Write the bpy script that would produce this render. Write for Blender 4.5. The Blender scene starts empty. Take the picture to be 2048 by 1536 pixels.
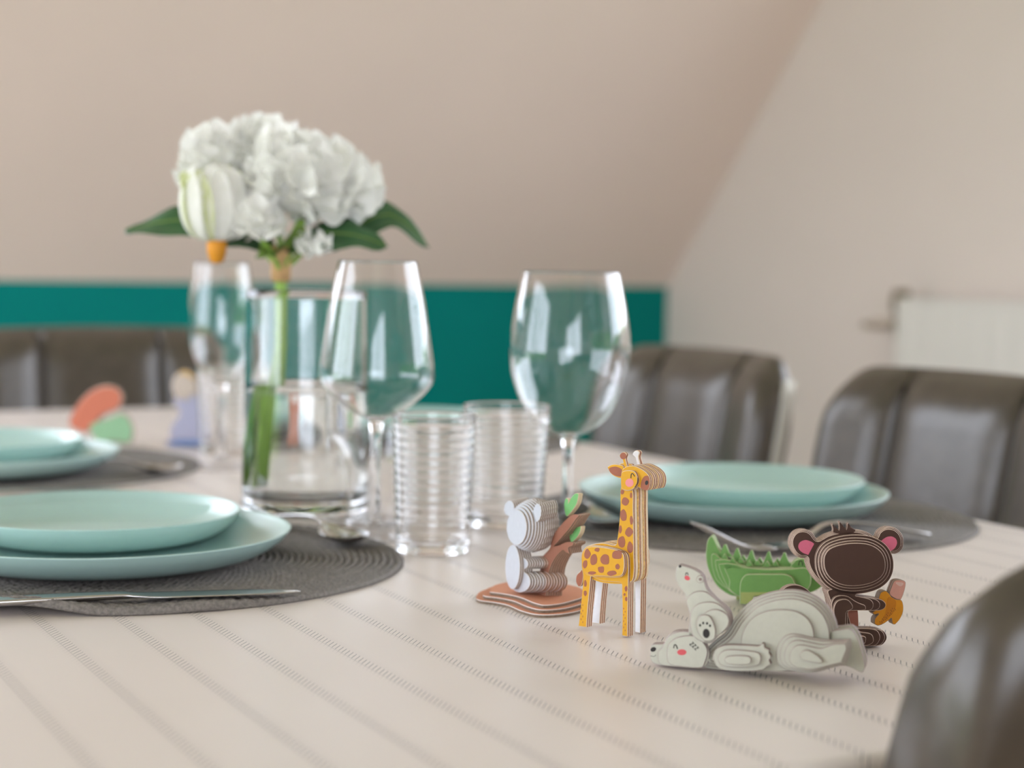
import bpy, bmesh, math, random
import numpy as np
from mathutils import Matrix, Vector

random.seed(7)
rng = np.random.default_rng(7)
S = bpy.context.scene
COL = S.collection

# ------------------------------------------------------------------ camera
F, HCAM = 3500.0, 0.97
YAW, PITCH, ROLL = 27.2, 3.89, 0.9
_y, _p, _r = map(math.radians, (YAW, PITCH, ROLL))
FW = np.array([math.sin(_y) * math.cos(_p), math.cos(_y) * math.cos(_p), -math.sin(_p)])
_r0 = np.array([math.cos(_y), -math.sin(_y), 0.0])
_u0 = np.cross(_r0, FW)
RT = _r0 * math.cos(_r) + _u0 * math.sin(_r)
UP = -_r0 * math.sin(_r) + _u0 * math.cos(_r)
CAM = np.array([0.0, 0.0, HCAM])
cd = bpy.data.cameras.new('camera')
co = bpy.data.objects.new('camera', cd)
COL.objects.link(co)
co.matrix_world = Matrix(((RT[0], UP[0], -FW[0], CAM[0]), (RT[1], UP[1], -FW[1], CAM[1]),
                          (RT[2], UP[2], -FW[2], CAM[2]), (0, 0, 0, 1)))
cd.sensor_width = 36.0
cd.lens = F / 2048 * 36
cd.clip_start = 0.02
cd.dof.use_dof = True
cd.dof.focus_distance = 1.035
cd.dof.aperture_fstop = 4.7
S.camera = co

# ------------------------------------------------------------------ view, world, daylight
S.view_settings.view_transform = 'Standard'
S.view_settings.look = 'None'
S.view_settings.exposure = 0.34
S.view_settings.gamma = 1.0
S.view_settings.use_curve_mapping = False
S.cycles.use_denoising = True
S.cycles.max_bounces = 16
S.cycles.transmission_bounces = 14
S.cycles.transparent_max_bounces = 16
S.cycles.glossy_bounces = 6
S.cycles.diffuse_bounces = 5
S.cycles.sample_clamp_indirect = 6.0
S.cycles.blur_glossy = 0.5
W = bpy.data.worlds.new('overcast_sky')
S.world = W
W.use_nodes = True
_bg = W.node_tree.nodes['Background']
_bg.inputs[0].default_value = (0.86, 0.92, 1.04, 1)
_bg.inputs[1].default_value = 6.0


def portal(loc, size, rot):
    l = bpy.data.lights.new('window_portal', 'AREA')
    l.shape = 'RECTANGLE'
    l.size, l.size_y = size
    l.cycles.is_portal = True
    o = bpy.data.objects.new('window_portal', l)
    o.location = loc
    o.rotation_euler = rot
    COL.objects.link(o)


XR, XL, YF, YB = 2.52, -2.4, 4.0, -2.6      # right gable, left gable, knee wall, rear wall
KNEE, CEIL = 0.918, 2.52
# window openings: (along-axis low, high, z low, z high)
WIN_L = (0.3, 3.0, 0.10, 2.05)
WIN_R = (0.1, 2.42, 1.0, 2.20)
WIN_B = (-2.15, 0.15, 0.5, 2.2)         # in the rear wall, along x
SKY = (-1.55, 0.12, 1.12, 2.12)         # roof window in the slope, along x and by height
SLOPE = 1.05


def slope_y(z):
    return YF - (z - KNEE) / SLOPE


portal((XL - .05, (WIN_L[0] + WIN_L[1]) / 2, (WIN_L[2] + WIN_L[3]) / 2), (WIN_L[3] - WIN_L[2], WIN_L[1] - WIN_L[0]), (0, -math.pi / 2, 0))
portal((XR + .05, (WIN_R[0] + WIN_R[1]) / 2, (WIN_R[2] + WIN_R[3]) / 2), (WIN_R[3] - WIN_R[2], WIN_R[1] - WIN_R[0]), (0, math.pi / 2, 0))
portal(((WIN_B[0] + WIN_B[1]) / 2, YB - .05, (WIN_B[2] + WIN_B[3]) / 2), (WIN_B[1] - WIN_B[0], WIN_B[3] - WIN_B[2]), (math.pi / 2, 0, 0))
_zc = (SKY[2] + SKY[3]) / 2
portal(((SKY[0] + SKY[1]) / 2, slope_y(_zc) + .05, _zc + .05), (SKY[1] - SKY[0], (SKY[3] - SKY[2]) * math.hypot(1, 1 / SLOPE)), (-math.atan2(1, SLOPE) , 0, 0))


# ------------------------------------------------------------------ pixel helpers (photo taken as 2048 x 1536)
def ray(px, py):
    return FW + RT * (px - 1024) / F - UP * (py - 768) / F


def P(px, py, z=0.75):
    d = ray(px, py)
    return CAM + d * (z - HCAM) / d[2]


TZ = 0.75


# ------------------------------------------------------------------ materials
def lin(c):
    return tuple(((x / 255) / 12.92 if x / 255 <= .04045 else ((x / 255 + .055) / 1.055) ** 2.4) for x in c)


MATS = {}


def mat(name, rgb, rough=.6, metal=0., noise=.06, scale=60., bump=0., spec=.5, coat=0., sheen=0., trans=0.):
    if name in MATS:
        return MATS[name]
    m = bpy.data.materials.new(name)
    m.use_nodes = True
    nt = m.node_tree
    b = nt.nodes['Principled BSDF']
    tc = nt.nodes.new('ShaderNodeTexCoord')
    nz = nt.nodes.new('ShaderNodeTexNoise')
    nz.inputs['Scale'].default_value = scale
    nz.inputs['Detail'].default_value = 4
    nt.links.new(tc.outputs['Object'], nz.inputs['Vector'])
    rp = nt.nodes.new('ShaderNodeValToRGB')
    c = np.array(lin(rgb))
    rp.color_ramp.elements[0].position = .3
    rp.color_ramp.elements[1].position = .7
    rp.color_ramp.elements[0].color = (*np.clip(c * (1 - noise), 0, 1), 1)
    rp.color_ramp.elements[1].color = (*np.clip(c * (1 + noise), 0, 1), 1)
    nt.links.new(nz.outputs['Fac'], rp.inputs['Fac'])
    nt.links.new(rp.outputs['Color'], b.inputs['Base Color'])
    b.inputs['Roughness'].default_value = rough
    b.inputs['Metallic'].default_value = metal
    b.inputs['Specular IOR Level'].default_value = spec
    b.inputs['Coat Weight'].default_value = coat
    b.inputs['Coat Roughness'].default_value = .15
    b.inputs['Sheen Weight'].default_value = sheen
    if trans:
        b.inputs['Subsurface Weight'].default_value = trans
        b.inputs['Subsurface Radius'].default_value = (.01, .01, .008)
    if bump:
        bp = nt.nodes.new('ShaderNodeBump')
        bp.inputs['Strength'].default_value = bump
        bp.inputs['Distance'].default_value = .002
        nt.links.new(nz.outputs['Fac'], bp.inputs['Height'])
        nt.links.new(bp.outputs['Normal'], b.inputs['Normal'])
    MATS[name] = m
    return m


def glass(name, ior=1.5, color=(1, 1, 1), rough=0.):
    if name in MATS:
        return MATS[name]
    m = bpy.data.materials.new(name)
    m.use_nodes = True
    nt = m.node_tree
    nt.nodes.remove(nt.nodes['Principled BSDF'])
    g = nt.nodes.new('ShaderNodeBsdfGlass')
    g.inputs['Color'].default_value = (*color, 1)
    g.inputs['IOR'].default_value = ior
    g.inputs['Roughness'].default_value = rough
    nt.links.new(g.outputs[0], nt.nodes['Material Output'].inputs[0])
    MATS[name] = m
    return m


def pane_mat():
    m = bpy.data.materials.new('window_pane')
    m.use_nodes = True
    nt = m.node_tree
    nt.nodes.remove(nt.nodes['Principled BSDF'])
    t = nt.nodes.new('ShaderNodeBsdfTransparent')
    g = nt.nodes.new('ShaderNodeBsdfGlossy')
    g.inputs['Roughness'].default_value = .02
    x = nt.nodes.new('ShaderNodeMixShader')
    x.inputs[0].default_value = .06
    nt.links.new(t.outputs[0], x.inputs[1])
    nt.links.new(g.outputs[0], x.inputs[2])
    nt.links.new(x.outputs[0], nt.nodes['Material Output'].inputs[0])
    return m


class NG:
    """tiny math-node graph writer"""
    def __init__(s, nt):
        s.nt = nt

    def m(s, op, a, b=None, c=None):
        n = s.nt.nodes.new('ShaderNodeMath')
        n.operation = op
        for i, v in enumerate((a, b, c)):
            if v is None:
                continue
            if isinstance(v, (int, float)):
                n.inputs[i].default_value = v
            else:
                s.nt.links.new(v, n.inputs[i])
        return n.outputs[0]


# ------------------------------------------------------------------ mesh helpers
def obj(name, verts, faces, mats, parent=None, mi=None, smooth=False, loc=None, rotz=None, kind=None):
    me = bpy.data.meshes.new(name)
    me.from_pydata([tuple(map(float, v)) for v in verts], [], faces)
    for m in (mats if isinstance(mats, (list, tuple)) else [mats]):
        me.materials.append(m)
    if mi is not None:
        me.polygons.foreach_set('material_index', mi)
    if smooth:
        me.polygons.foreach_set('use_smooth', [True] * len(me.polygons))
    me.update()
    o = bpy.data.objects.new(name, me)
    COL.objects.link(o)
    if parent is not None:
        o.parent = parent
    if loc is not None:
        o.location = tuple(map(float, loc))
    if rotz is not None:
        o.rotation_euler = (0, 0, rotz)
    if kind:
        o['kind'] = kind
    return o


def empty(name, loc, rotz, label, cat, group=None):
    o = bpy.data.objects.new(name, None)
    o.empty_display_size = .02
    COL.objects.link(o)
    o.location = tuple(map(float, loc))
    o.rotation_euler = (0, 0, rotz)
    tag(o, label, cat, group)
    return o


def tag(o, label, cat, group=None):
    o['label'] = label
    o['category'] = cat
    if group:
        o['group'] = group
    return o


def share(src, parent, loc, rot=(0, 0, 0), scale=(1, 1, 1), name=None):
    c = src.copy()
    c.name = name or src.name.split('.')[0]
    COL.objects.link(c)
    c.parent = parent
    c.location = loc
    c.rotation_euler = rot
    c.scale = scale
    return c


def copy_tree(o, parent=None):
    c = o.copy()
    COL.objects.link(c)
    c.parent = parent
    for ch in list(o.children):
        copy_tree(ch, c)
    return c


class MB:
    def __init__(s):
        s.v, s.f, s.mi = [], [], []

    def add(s, v, f, mi=0):
        o = len(s.v)
        s.v += [tuple(x) for x in v]
        s.f += [tuple(i + o for i in q) for q in f]
        s.mi += [mi] * len(f)
        return s

    def box(s, lo, hi, mi=0):
        x0, y0, z0 = lo
        x1, y1, z1 = hi
        v = [(x0, y0, z0), (x1, y0, z0), (x1, y1, z0), (x0, y1, z0), (x0, y0, z1), (x1, y0, z1), (x1, y1, z1), (x0, y1, z1)]
        return s.add(v, [(3, 2, 1, 0), (4, 5, 6, 7), (0, 1, 5, 4), (1, 2, 6, 5), (2, 3, 7, 6), (3, 0, 4, 7)], mi)

    def tube(s, pts, rad, seg=10, mi=0):
        pts = [np.array(p, float) for p in pts]
        n = len(pts)
        rad = [rad] * n if isinstance(rad, (int, float)) else rad
        v = []
        ref = np.array([0.31, 0.87, 0.21])
        for i, p in enumerate(pts):
            t = pts[min(i + 1, n - 1)] - pts[max(i - 1, 0)]
            t /= np.linalg.norm(t) + 1e-12
            a = np.cross(t, ref)
            a /= np.linalg.norm(a) + 1e-12
            b = np.cross(t, a)
            v += [p + rad[i] * (a * math.cos(k * 2 * math.pi / seg) + b * math.sin(k * 2 * math.pi / seg)) for k in range(seg)]
        f = [(i * seg + k, i * seg + (k + 1) % seg, (i + 1) * seg + (k + 1) % seg, (i + 1) * seg + k) for i in range(n - 1) for k in range(seg)]
        f += [tuple(range(seg))[::-1], tuple((n - 1) * seg + k for k in range(seg))]
        return s.add(v, f, mi)

    def obj(s, name, mats, parent=None, **k):
        return obj(name, s.v, s.f, mats, parent, mi=s.mi, **k)


def lathe(profile, seg=72, close=False):
    n = len(profile)
    v, f = [], []
    for (r, z) in profile:
        for k in range(seg):
            a = 2 * math.pi * k / seg
            v.append((r * math.cos(a), r * math.sin(a), z))
    rng_ = range(n if close else n - 1)
    for i in rng_:
        j = (i + 1) % n
        for k in range(seg):
            q = (k + 1) % seg
            f.append((i * seg + k, i * seg + q, j * seg + q, j * seg + k))
    return v, f


def smooth_profile(pts, n=6):
    out = []
    for i in range(len(pts) - 1):
        p0, p1, p2, p3 = (np.array(pts[max(0, min(len(pts) - 1, j))], float) for j in (i - 1, i, i + 1, i + 2))
        for k in range(n):
            t = k / n
            out.append(tuple(.5 * ((2 * p1) + (-p0 + p2) * t + (2 * p0 - 5 * p1 + 4 * p2 - p3) * t * t + (-p0 + 3 * p1 - 3 * p2 + p3) * t ** 3)))
    out.append(tuple(pts[-1]))
    return out


def weld(o, dist=1e-5):
    bm = bmesh.new()
    bm.from_mesh(o.data)
    bmesh.ops.remove_doubles(bm, verts=bm.verts, dist=dist)
    bmesh.ops.recalc_face_normals(bm, faces=bm.faces)
    bm.to_mesh(o.data)
    bm.free()
    return o


def bevel(o, w, seg=3):
    b = o.modifiers.new('bevel', 'BEVEL')
    b.width = w
    b.segments = seg
    b.limit_method = 'ANGLE'
    return o


# ------------------------------------------------------------------ the setting
M_SLOPE = mat('paint_greige', (238, 222, 211), .85, noise=.015, scale=3, bump=.05)
M_GABLE = mat('paint_cream', (230, 219, 211), .85, noise=.015, scale=3, bump=.05)
M_TEAL = mat('paint_teal', (0, 128, 122), .8, noise=.03, scale=4, bump=.05, spec=.12)
M_CEIL = mat('paint_ceiling', (232, 226, 216), .9, noise=.01, scale=3)
M_FLOOR = mat('oak_floor', (172, 150, 130), .4, noise=.15, scale=12)
M_PLANK = M_FLOOR
M_WHITE = mat('white_lacquer', (236, 234, 230), .35, noise=.01, scale=10)
M_PANE = pane_mat()


def struct(o):
    o['kind'] = 'structure'
    return o


fl = MB().box((XL, YB, -.12), (XR, YF, -.012)).obj('floor', mat('floor_base', (90, 70, 54), .8))
struct(fl)
_plank = None
for i in range(24):
    x0 = XL + i * (XR - XL) / 24
    w = (XR - XL) / 24
    if _plank is None:
        _plank = MB().box((0.0015, 0, 0), (w - .0015, YF - YB - .01, .012)).obj('plank', M_FLOOR, fl, loc=(x0, YB + .005, -.012))
    else:
        share(_plank, fl, (x0, YB + .005, -.012), name='plank')

struct(MB().box((XL - .1, YF, -.12), (XR + .1, YF + .12, KNEE)).obj('wall_far', M_TEAL))
_wb = MB()
_wb.box((XL - .1, YB - .12, -.12), (WIN_B[0], YB, CEIL + .1)).box((WIN_B[1], YB - .12, -.12), (XR + .1, YB, CEIL + .1))
_wb.box((WIN_B[0], YB - .12, -.12), (WIN_B[1], YB, WIN_B[2])).box((WIN_B[0], YB - .12, WIN_B[3]), (WIN_B[1], YB, CEIL + .1))
struct(_wb.obj('wall_rear', M_GABLE))


def wall_x(name, x0, x1, win, m):
    a, b, c, d = win
    w = MB()
    w.box((x0, YB, -.12), (x1, a, CEIL + .2)).box((x0, b, -.12), (x1, YF + .12, CEIL + .2))
    w.box((x0, a, -.12), (x1, b, c)).box((x0, a, d), (x1, b, CEIL + .2))
    return struct(w.obj(name, m))


wall_x('wall_left', XL - .14, XL, WIN_L, M_GABLE)
wall_x('wall_right', XR, XR + .14, WIN_R, M_GABLE)
YC = YF - (CEIL - KNEE) / SLOPE
sl = MB()


def slab(xa, xb, za, zb):
    ya, yb = slope_y(za), slope_y(zb)
    d = .085
    sl.add([(xa, ya, za), (xb, ya, za), (xb, yb, zb), (xa, yb, zb),
            (xa, ya + d, za + d), (xb, ya + d, za + d), (xb, yb + d, zb + d), (xa, yb + d, zb + d)],
           [(3, 2, 1, 0), (4, 5, 6, 7), (0, 1, 5, 4), (1, 2, 6, 5), (2, 3, 7, 6), (3, 0, 4, 7)])


slab(XL, SKY[0], KNEE, CEIL)
slab(SKY[1], XR, KNEE, CEIL)
slab(SKY[0], SKY[1], KNEE, SKY[2])
slab(SKY[0], SKY[1], SKY[3], CEIL)
struct(sl.obj('ceiling_slope', M_SLOPE))
struct(MB().box((XL, YB, CEIL), (XR, YC + .02, CEIL + .12)).obj('ceiling', M_CEIL))


def window(name, x, win, n):
    a, b, c, d = win
    r = bpy.data.objects.new(name, None)
    COL.objects.link(r)
    struct(r)
    fr = MB()
    t = .055
    fr.box((x - .03, a, c), (x + .03, b, c + t)).box((x - .03, a, d - t), (x + .03, b, d))
    for k in range(n + 1):
        y = a + (b - a) * k / n
        y0 = min(max(y - t / 2, a), b - t)
        fr.box((x - .03, y0, c + t), (x + .03, y0 + t, d - t))
    fr.obj('window_frame', M_WHITE, r)
    for k in range(n):
        y0, y1 = a + (b - a) * k / n + t / 2, a + (b - a) * (k + 1) / n - t / 2
        MB().box((x - .003, y0 + .0005, c + t), (x + .003, y1, d - t)).obj('pane', M_PANE, r)
    return r


window('window_1', XL - .07, WIN_L, 3)
window('window_2', XR + .07, WIN_R, 2)
w3 = window('window_4', 0, WIN_B, 2)
w3.location = (0, YB - .06, 0)
for c_ in w3.children:
    for v_ in c_.data.vertices:
        v_.co = (v_.co.y, v_.co.x, v_.co.z)
    c_.data.flip_normals()
w4 = bpy.data.objects.new('window_3', None)
COL.objects.link(w4)
struct(w4)
_hw, _hl = (SKY[1] - SKY[0]) / 2, (SKY[3] - SKY[2]) * math.hypot(1, 1 / SLOPE) / 2
w4.location = ((SKY[0] + SKY[1]) / 2, slope_y(_zc) + .045, _zc + .045)
w4.rotation_euler = (math.atan2(-SLOPE, 1), 0, 0)
_fr = MB()
for sx in (-1, 1):
    _fr.box((sx * _hw - (.05 if sx > 0 else 0), -_hl, -.03), (sx * _hw + (.05 if sx < 0 else 0), _hl, .03))
for sy in (-1, 1):
    _fr.box((-_hw + .05, sy * _hl - (.05 if sy > 0 else 0), -.03), (_hw - .05, sy * _hl + (.05 if sy < 0 else 0), .03))
_fr.obj('window_frame', M_WHITE, w4)
MB().box((-_hw + .05, -_hl + .05, -.003), (_hw - .05, _hl - .05, .003)).obj('pane', M_PANE, w4)

# clipped hedges outside the windows (seen only as reflections in the glasses)
M_HEDGE = mat('hedge_leaves', (132, 160, 66), .7, noise=.6, scale=9, bump=.6)


def hedge(lo, hi, label):
    nx = 40
    v, f = [], []
    x0, y0, z0 = lo
    x1, y1, z1 = hi
    m = MB().box(lo, hi)
    o = m.obj('garden_hedge', M_HEDGE)
    bm = bmesh.new()
    bm.from_mesh(o.data)
    bmesh.ops.subdivide_edges(bm, edges=bm.edges, cuts=14, use_grid_fill=True)
    for vv in bm.verts:
        if vv.co.z > z0 + .01:
            vv.co += Vector(rng.normal(0, .07, 3))
    bm.to_mesh(o.data)
    bm.free()
    tag(o, label, 'hedge')


hedge((XR + 2.2, -4.5, -.6), (XR + 3.4, 2.2, 1.25), 'green garden hedge outside the right-hand window')
hedge((XL - 4.2, -2.5, -.6), (XL - 3.0, 4.8, .55), 'green garden hedge outside the left-hand window')
g_ = MB().box((-12, -12, -.72), (12, 12, -.6)).obj('ground', mat('lawn', (120, 140, 80), .9, noise=.3, scale=5))
struct(g_)

# ------------------------------------------------------------------ radiator on the gable wall
M_RAD = mat('radiator_enamel', (232, 229, 222), .35, noise=.01, scale=8)
rad = empty('radiator', (XR - .006, 2.3, 0), 0, 'white fluted panel radiator on the cream gable wall', 'radiator')
ry0, ry1, rz0, rz1 = -.95, .62, .28, .905
v, f = [], []
n = 96
for i in range(n + 1):
    y = ry0 + (ry1 - ry0) * i / n
    ph = (i % 4)
    x = -.10 + (.0022 if ph == 0 else 0)
    v += [(x, y, rz0), (x, y, rz1)]
f = [(2 * i, 2 * i + 2, 2 * i + 3, 2 * i + 1) for i in range(n)]
m_ = MB().add(v, f)
m_.box((-.092, ry0, rz0), (-.075, ry1, rz1))
m_.obj('front_panel', M_RAD, rad)
MB().box((-.045, ry0, rz0), (-.03, ry1, rz1)).obj('rear_panel', M_RAD, rad)
MB().box((-.1, ry0, rz1 + .0005), (-.03, ry1, rz1 + .009)).obj('top_grille', M_RAD, rad)
for s in (ry0 - .0045, ry1 + .0005):
    MB().box((-.1, s, rz0), (-.03, s + .004, rz1 + .009)).obj('end_panel', M_RAD, rad)
for yy in (ry0 + .2, ry1 - .2):
    MB().box((-.03, yy, .5), (-.0, yy + .04, .7)).obj('bracket', M_RAD, rad)
M_BRASS = mat('valve_brass', (150, 128, 86), .35, metal=.8, noise=.1)
vl = MB()
vl.tube([(-.065, ry1, .86), (-.065, ry1 + .05, .86)], .011)
vl.tube([(-.065, ry1 + .03, .885), (-.065, ry1 + .03, .83)], .014)
vl.tube([(-.065, ry1 + .03, .86), (-.0, ry1 + .03, .86)], .009)
vbo = vl.obj('valve_body', M_BRASS, rad, smooth=True)
vk = MB()
vk.tube([(-.065, ry1 + .03, .882), (-.066, ry1 + .03, .905), (-.067, ry1 + .03, .93)], [.02, .022, .017], 16)
vk.obj('valve_knob', mat('valve_knob', (120, 104, 70), .4, metal=.5), vbo, smooth=True)
MB().tube([(-.065, ry1 + .05, .86), (-.065, ry1 + .12, .858), (-.06, ry1 + .155, .85), (-.0, ry1 + .16, .85)], .009, 12).obj('supply_pipe', mat('pipe_paint', (206, 192, 176), .4), rad, smooth=True)

# ------------------------------------------------------------------ table and cloth
TX0, TX1, TY0, TY1 = .105, 1.083, .62, 2.56
M_WOOD = mat('table_oak', (168, 132, 96), .45, noise=.18, scale=14)
tb = empty('dining_table', ((TX0 + TX1) / 2, (TY0 + TY1) / 2, 0), 0, 'long oak dining table under a striped beige cloth', 'table')
hx, hy = (TX1 - TX0) / 2 - .004, (TY1 - TY0) / 2 - .004
bevel(MB().box((-hx, -hy, .71), (hx, hy, .7475)).obj('tabletop', M_WOOD, tb), .004)
_leg = None
for sx in (-1, 1):
    for sy in (-1, 1):
        lc = (sx * (hx - .07), sy * (hy - .07), 0)
        if _leg is None:
            _leg = bevel(MB().box((-.035, -.035, 0), (.035, .035, .71)).obj('leg', M_WOOD, tb, loc=lc), .004)
        else:
            share(_leg, tb, lc, name='leg')
for sy in (-1, 1):
    MB().box((-hx + .1, sy * (hy - .08) - .012, .62), (hx - .1, sy * (hy - .08) + .012, .71)).obj('apron', M_WOOD, tb)
for sx in (-1, 1):
    MB().box((sx * (hx - .08) - .012, -hy + .1, .62), (sx * (hx - .08) + .012, hy - .1, .71)).obj('apron', M_WOOD, tb)


def cloth_mat():
    m = bpy.data.materials.new('striped_oilcloth')
    m.use_nodes = True
    nt = m.node_tree
    b = nt.nodes['Principled BSDF']
    tc = nt.nodes.new('ShaderNodeTexCoord')
    sp = nt.nodes.new('ShaderNodeSeparateXYZ')
    nt.links.new(tc.outputs['Object'], sp.inputs[0])
    g = NG(nt)
    per = STRIPE
    x = g.m('ADD', sp.outputs['X'], 10 * per - STRIPE0)
    s = g.m('SUBTRACT', g.m('MULTIPLY', g.m('FRACT', g.m('DIVIDE', x, per)), per), per / 2)   # metres from stripe centre
    y = sp.outputs['Y']
    # main row of slanted dashes
    pd = .005
    sh = g.m('MULTIPLY', s, -1.2)
    fr = g.m('FRACT', g.m('DIVIDE', g.m('ADD', g.m('ADD', y, sh), 5.0), pd))
    dash = g.m('LESS_THAN', fr, .17)
    w_main = g.m('LESS_THAN', g.m('ABSOLUTE', s), .0029)
    main = g.m('MULTIPLY', dash, w_main)
    # fainter chevron rows to both sides, fading out
    sh2 = g.m('MULTIPLY', g.m('ABSOLUTE', s), 1.4)
    fr2 = g.m('FRACT', g.m('DIVIDE', g.m('ADD', g.m('ADD', y, sh2), 5.0), pd))
    dash2 = g.m('LESS_THAN', fr2, .2)
    fade = g.m('MAXIMUM', g.m('SUBTRACT', 1.0, g.m('DIVIDE', g.m('ABSOLUTE', s), .0085)), 0.0)
    side = g.m('MULTIPLY', g.m('MULTIPLY', dash2, fade), g.m('SUBTRACT', 1.0, w_main))
    # thin line along the row
    ln = g.m('MULTIPLY', g.m('LESS_THAN', g.m('ABSOLUTE', g.m('SUBTRACT', s, -.0037)), .0003), .25)
    fac = g.m('MINIMUM', g.m('ADD', g.m('ADD', g.m('MULTIPLY', main, .85), g.m('MULTIPLY', side, .42)), ln), 1.0)
    # a faint pale band beside each printed row
    nz = nt.nodes.new('ShaderNodeTexNoise')
    nz.inputs['Scale'].default_value = 7
    nt.links.new(tc.outputs['Object'], nz.inputs['Vector'])
    rp = nt.nodes.new('ShaderNodeValToRGB')
    rp.color_ramp.elements[0].color = (*lin((221, 210, 203)), 1)
    rp.color_ramp.elements[1].color = (*lin((226, 216, 211)), 1)
    nt.links.new(nz.outputs['Fac'], rp.inputs['Fac'])
    mx = nt.nodes.new('ShaderNodeMix')
    mx.data_type = 'RGBA'
    nt.links.new(fac, mx.inputs['Factor'])
    nt.links.new(rp.outputs['Color'], mx.inputs[6])
    mx.inputs[7].default_value = (*lin((58, 62, 72)), 1)
    nt.links.new(mx.outputs[2], b.inputs['Base Color'])
    b.inputs['Roughness'].default_value = .33
    b.inputs['Specular IOR Level'].default_value = .6
    nz2 = nt.nodes.new('ShaderNodeTexNoise')
    nz2.inputs['Scale'].default_value = 900
    nt.links.new(tc.outputs['Object'], nz2.inputs['Vector'])
    bp = nt.nodes.new('ShaderNodeBump')
    bp.inputs['Strength'].default_value = .12
    bp.inputs['Distance'].default_value = .0004
    nt.links.new(nz2.outputs['Fac'], bp.inputs['Height'])
    nt.links.new(bp.outputs['Normal'], b.inputs['Normal'])
    return m


# stripes run along the table; pitch and phase read off the photograph at y = 1250
_xs = [P(px, 1250)[0] - 0 for px in (92, 260, 428, 595)]
_ys = [P(px, 1250)[1] for px in (92, 260, 428, 595)]
STRIPE = (_xs[3] - _xs[0]) / 3
STRIPE0 = (_xs[0] + STRIPE / 2) % STRIPE
# cloth: flat top, softly rounded edge, short drop with gentle waves
cv, cf = [], []
R_E, DROP = .008, .13
prof = [(-.0001, 0.0)]
for k in range(1, 6):
    a = k / 5 * math.pi / 2
    prof.append((R_E * math.sin(a), -R_E * (1 - math.cos(a))))
prof += [(R_E + .001, -R_E - DROP * q) for q in (.15, .4, .7, 1.0)]
per = []
NP = 60
cx_, cy_ = (TX0 + TX1) / 2, (TY0 + TY1) / 2
x0, x1, y0, y1 = TX0 + R_E, TX1 - R_E, TY0 + R_E, TY1 - R_E
for k in range(NP):
    per.append(((x0 + (x1 - x0) * k / NP, y0), (0, -1)))
for k in range(NP):
    per.append(((x1, y0 + (y1 - y0) * k / NP), (1, 0)))
for k in range(NP):
    per.append(((x1 - (x1 - x0) * k / NP, y1), (0, 1)))
for k in range(NP):
    per.append(((x0, y1 - (y1 - y0) * k / NP), (-1, 0)))
for i, ((x, y), nn) in enumerate(per):
    if i % NP == 0:
        q = per[i - 1][1]
        nn = (nn[0] + q[0], nn[1] + q[1])
    for j, (d, z) in enumerate(prof):
        wv = 0.
        if j > 5:
            wv = .007 * (j - 5) / 4 * math.sin(i * .55) + .003 * math.sin(i * 1.37)
        cv.append((x + nn[0] * (d + max(wv, -.0)), y + nn[1] * (d + max(wv, 0)), TZ + z))
m_ = len(prof)
NT = len(per)
for i in range(NT):
    q = (i + 1) % NT
    for j in range(m_ - 1):
        cf.append((i * m_ + j, i * m_ + j + 1, q * m_ + j + 1, q * m_ + j))
cf.append(tuple(i * m_ for i in range(NT)))
cl = obj('tablecloth', cv, cf, cloth_mat(), smooth=False)
tag(cl, 'beige tablecloth with narrow rows of dark slanted dashes', 'tablecloth')
cl.data.polygons.foreach_set('use_smooth', [True] * (len(cf) - 1) + [False])
so = cl.modifiers.new('thickness', 'SOLIDIFY')
so.thickness = .0012
so.offset = -1

# ------------------------------------------------------------------ woven placemats
M_MAT = mat('woven_charcoal', (124, 118, 113), .8, noise=.28, scale=420, bump=.5)


def mat_mesh(R=.2, rings=38, seg=320, curl=False):
    v, f = [], []
    pitch = R / rings
    pp = 8
    nrow = rings * pp + 1
    for i in range(nrow):
        r = max(i / pp * pitch, .0004)
        ph = (i % pp) / pp
        ring = i // pp
        prof_ = abs(math.sin(math.pi * ph)) ** .55
        nb = max(6, int(r * 2 * math.pi / .006))
        for k in range(seg):
            a = 2 * math.pi * k / seg
            tw = .5 + .5 * math.sin(nb * a * 1.0 + (ph - .5) * 5 * (1 if ring % 2 else -1))
            z = .0002 + .0042 * prof_ * (.62 + .38 * tw)
            x, y = r * math.cos(a), r * math.sin(a)
            if curl:
                d = max(0., r - .12) / .08
                da = (a - CURL_A + math.pi) % (2 * math.pi) - math.pi
                z += .0085 * d * d * math.exp(-(da / .22) ** 2)
                z += .003 * d * d * math.exp(-((da - .55) / .2) ** 2)
            v.append((x, y, z))
    for i in range(nrow - 1):
        for k in range(seg):
            q = (k + 1) % seg
            f.append((i * seg + k, (i + 1) * seg + k, (i + 1) * seg + q, i * seg + q))
    f.append(tuple(range(seg))[::-1])
    # hem and underside
    base = len(v)
    for k in range(seg):
        x, y, z = v[(nrow - 1) * seg + k]
        v.append((x * 1.004, y * 1.004, max(z - .0008, .0008)))
    for k in range(seg):
        x, y, z = v[(nrow - 1) * seg + k]
        v.append((x, y, max(0.0002, z - .0026)))
    for k in range(seg):
        v.append((.6 * v[base + k][0], .6 * v[base + k][1], .0002))
    for k in range(seg):
        q = (k + 1) % seg
        f.append(((nrow - 1) * seg + k, base + k, base + q, (nrow - 1) * seg + q))
        f.append((base + k, base + seg + k, base + seg + q, base + q))
        f.append((base + seg + k, base + 2 * seg + k, base + 2 * seg + q, base + seg + q))
    f.append(tuple(base + 2 * seg + k for k in range(seg)))
    return v, f


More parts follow.
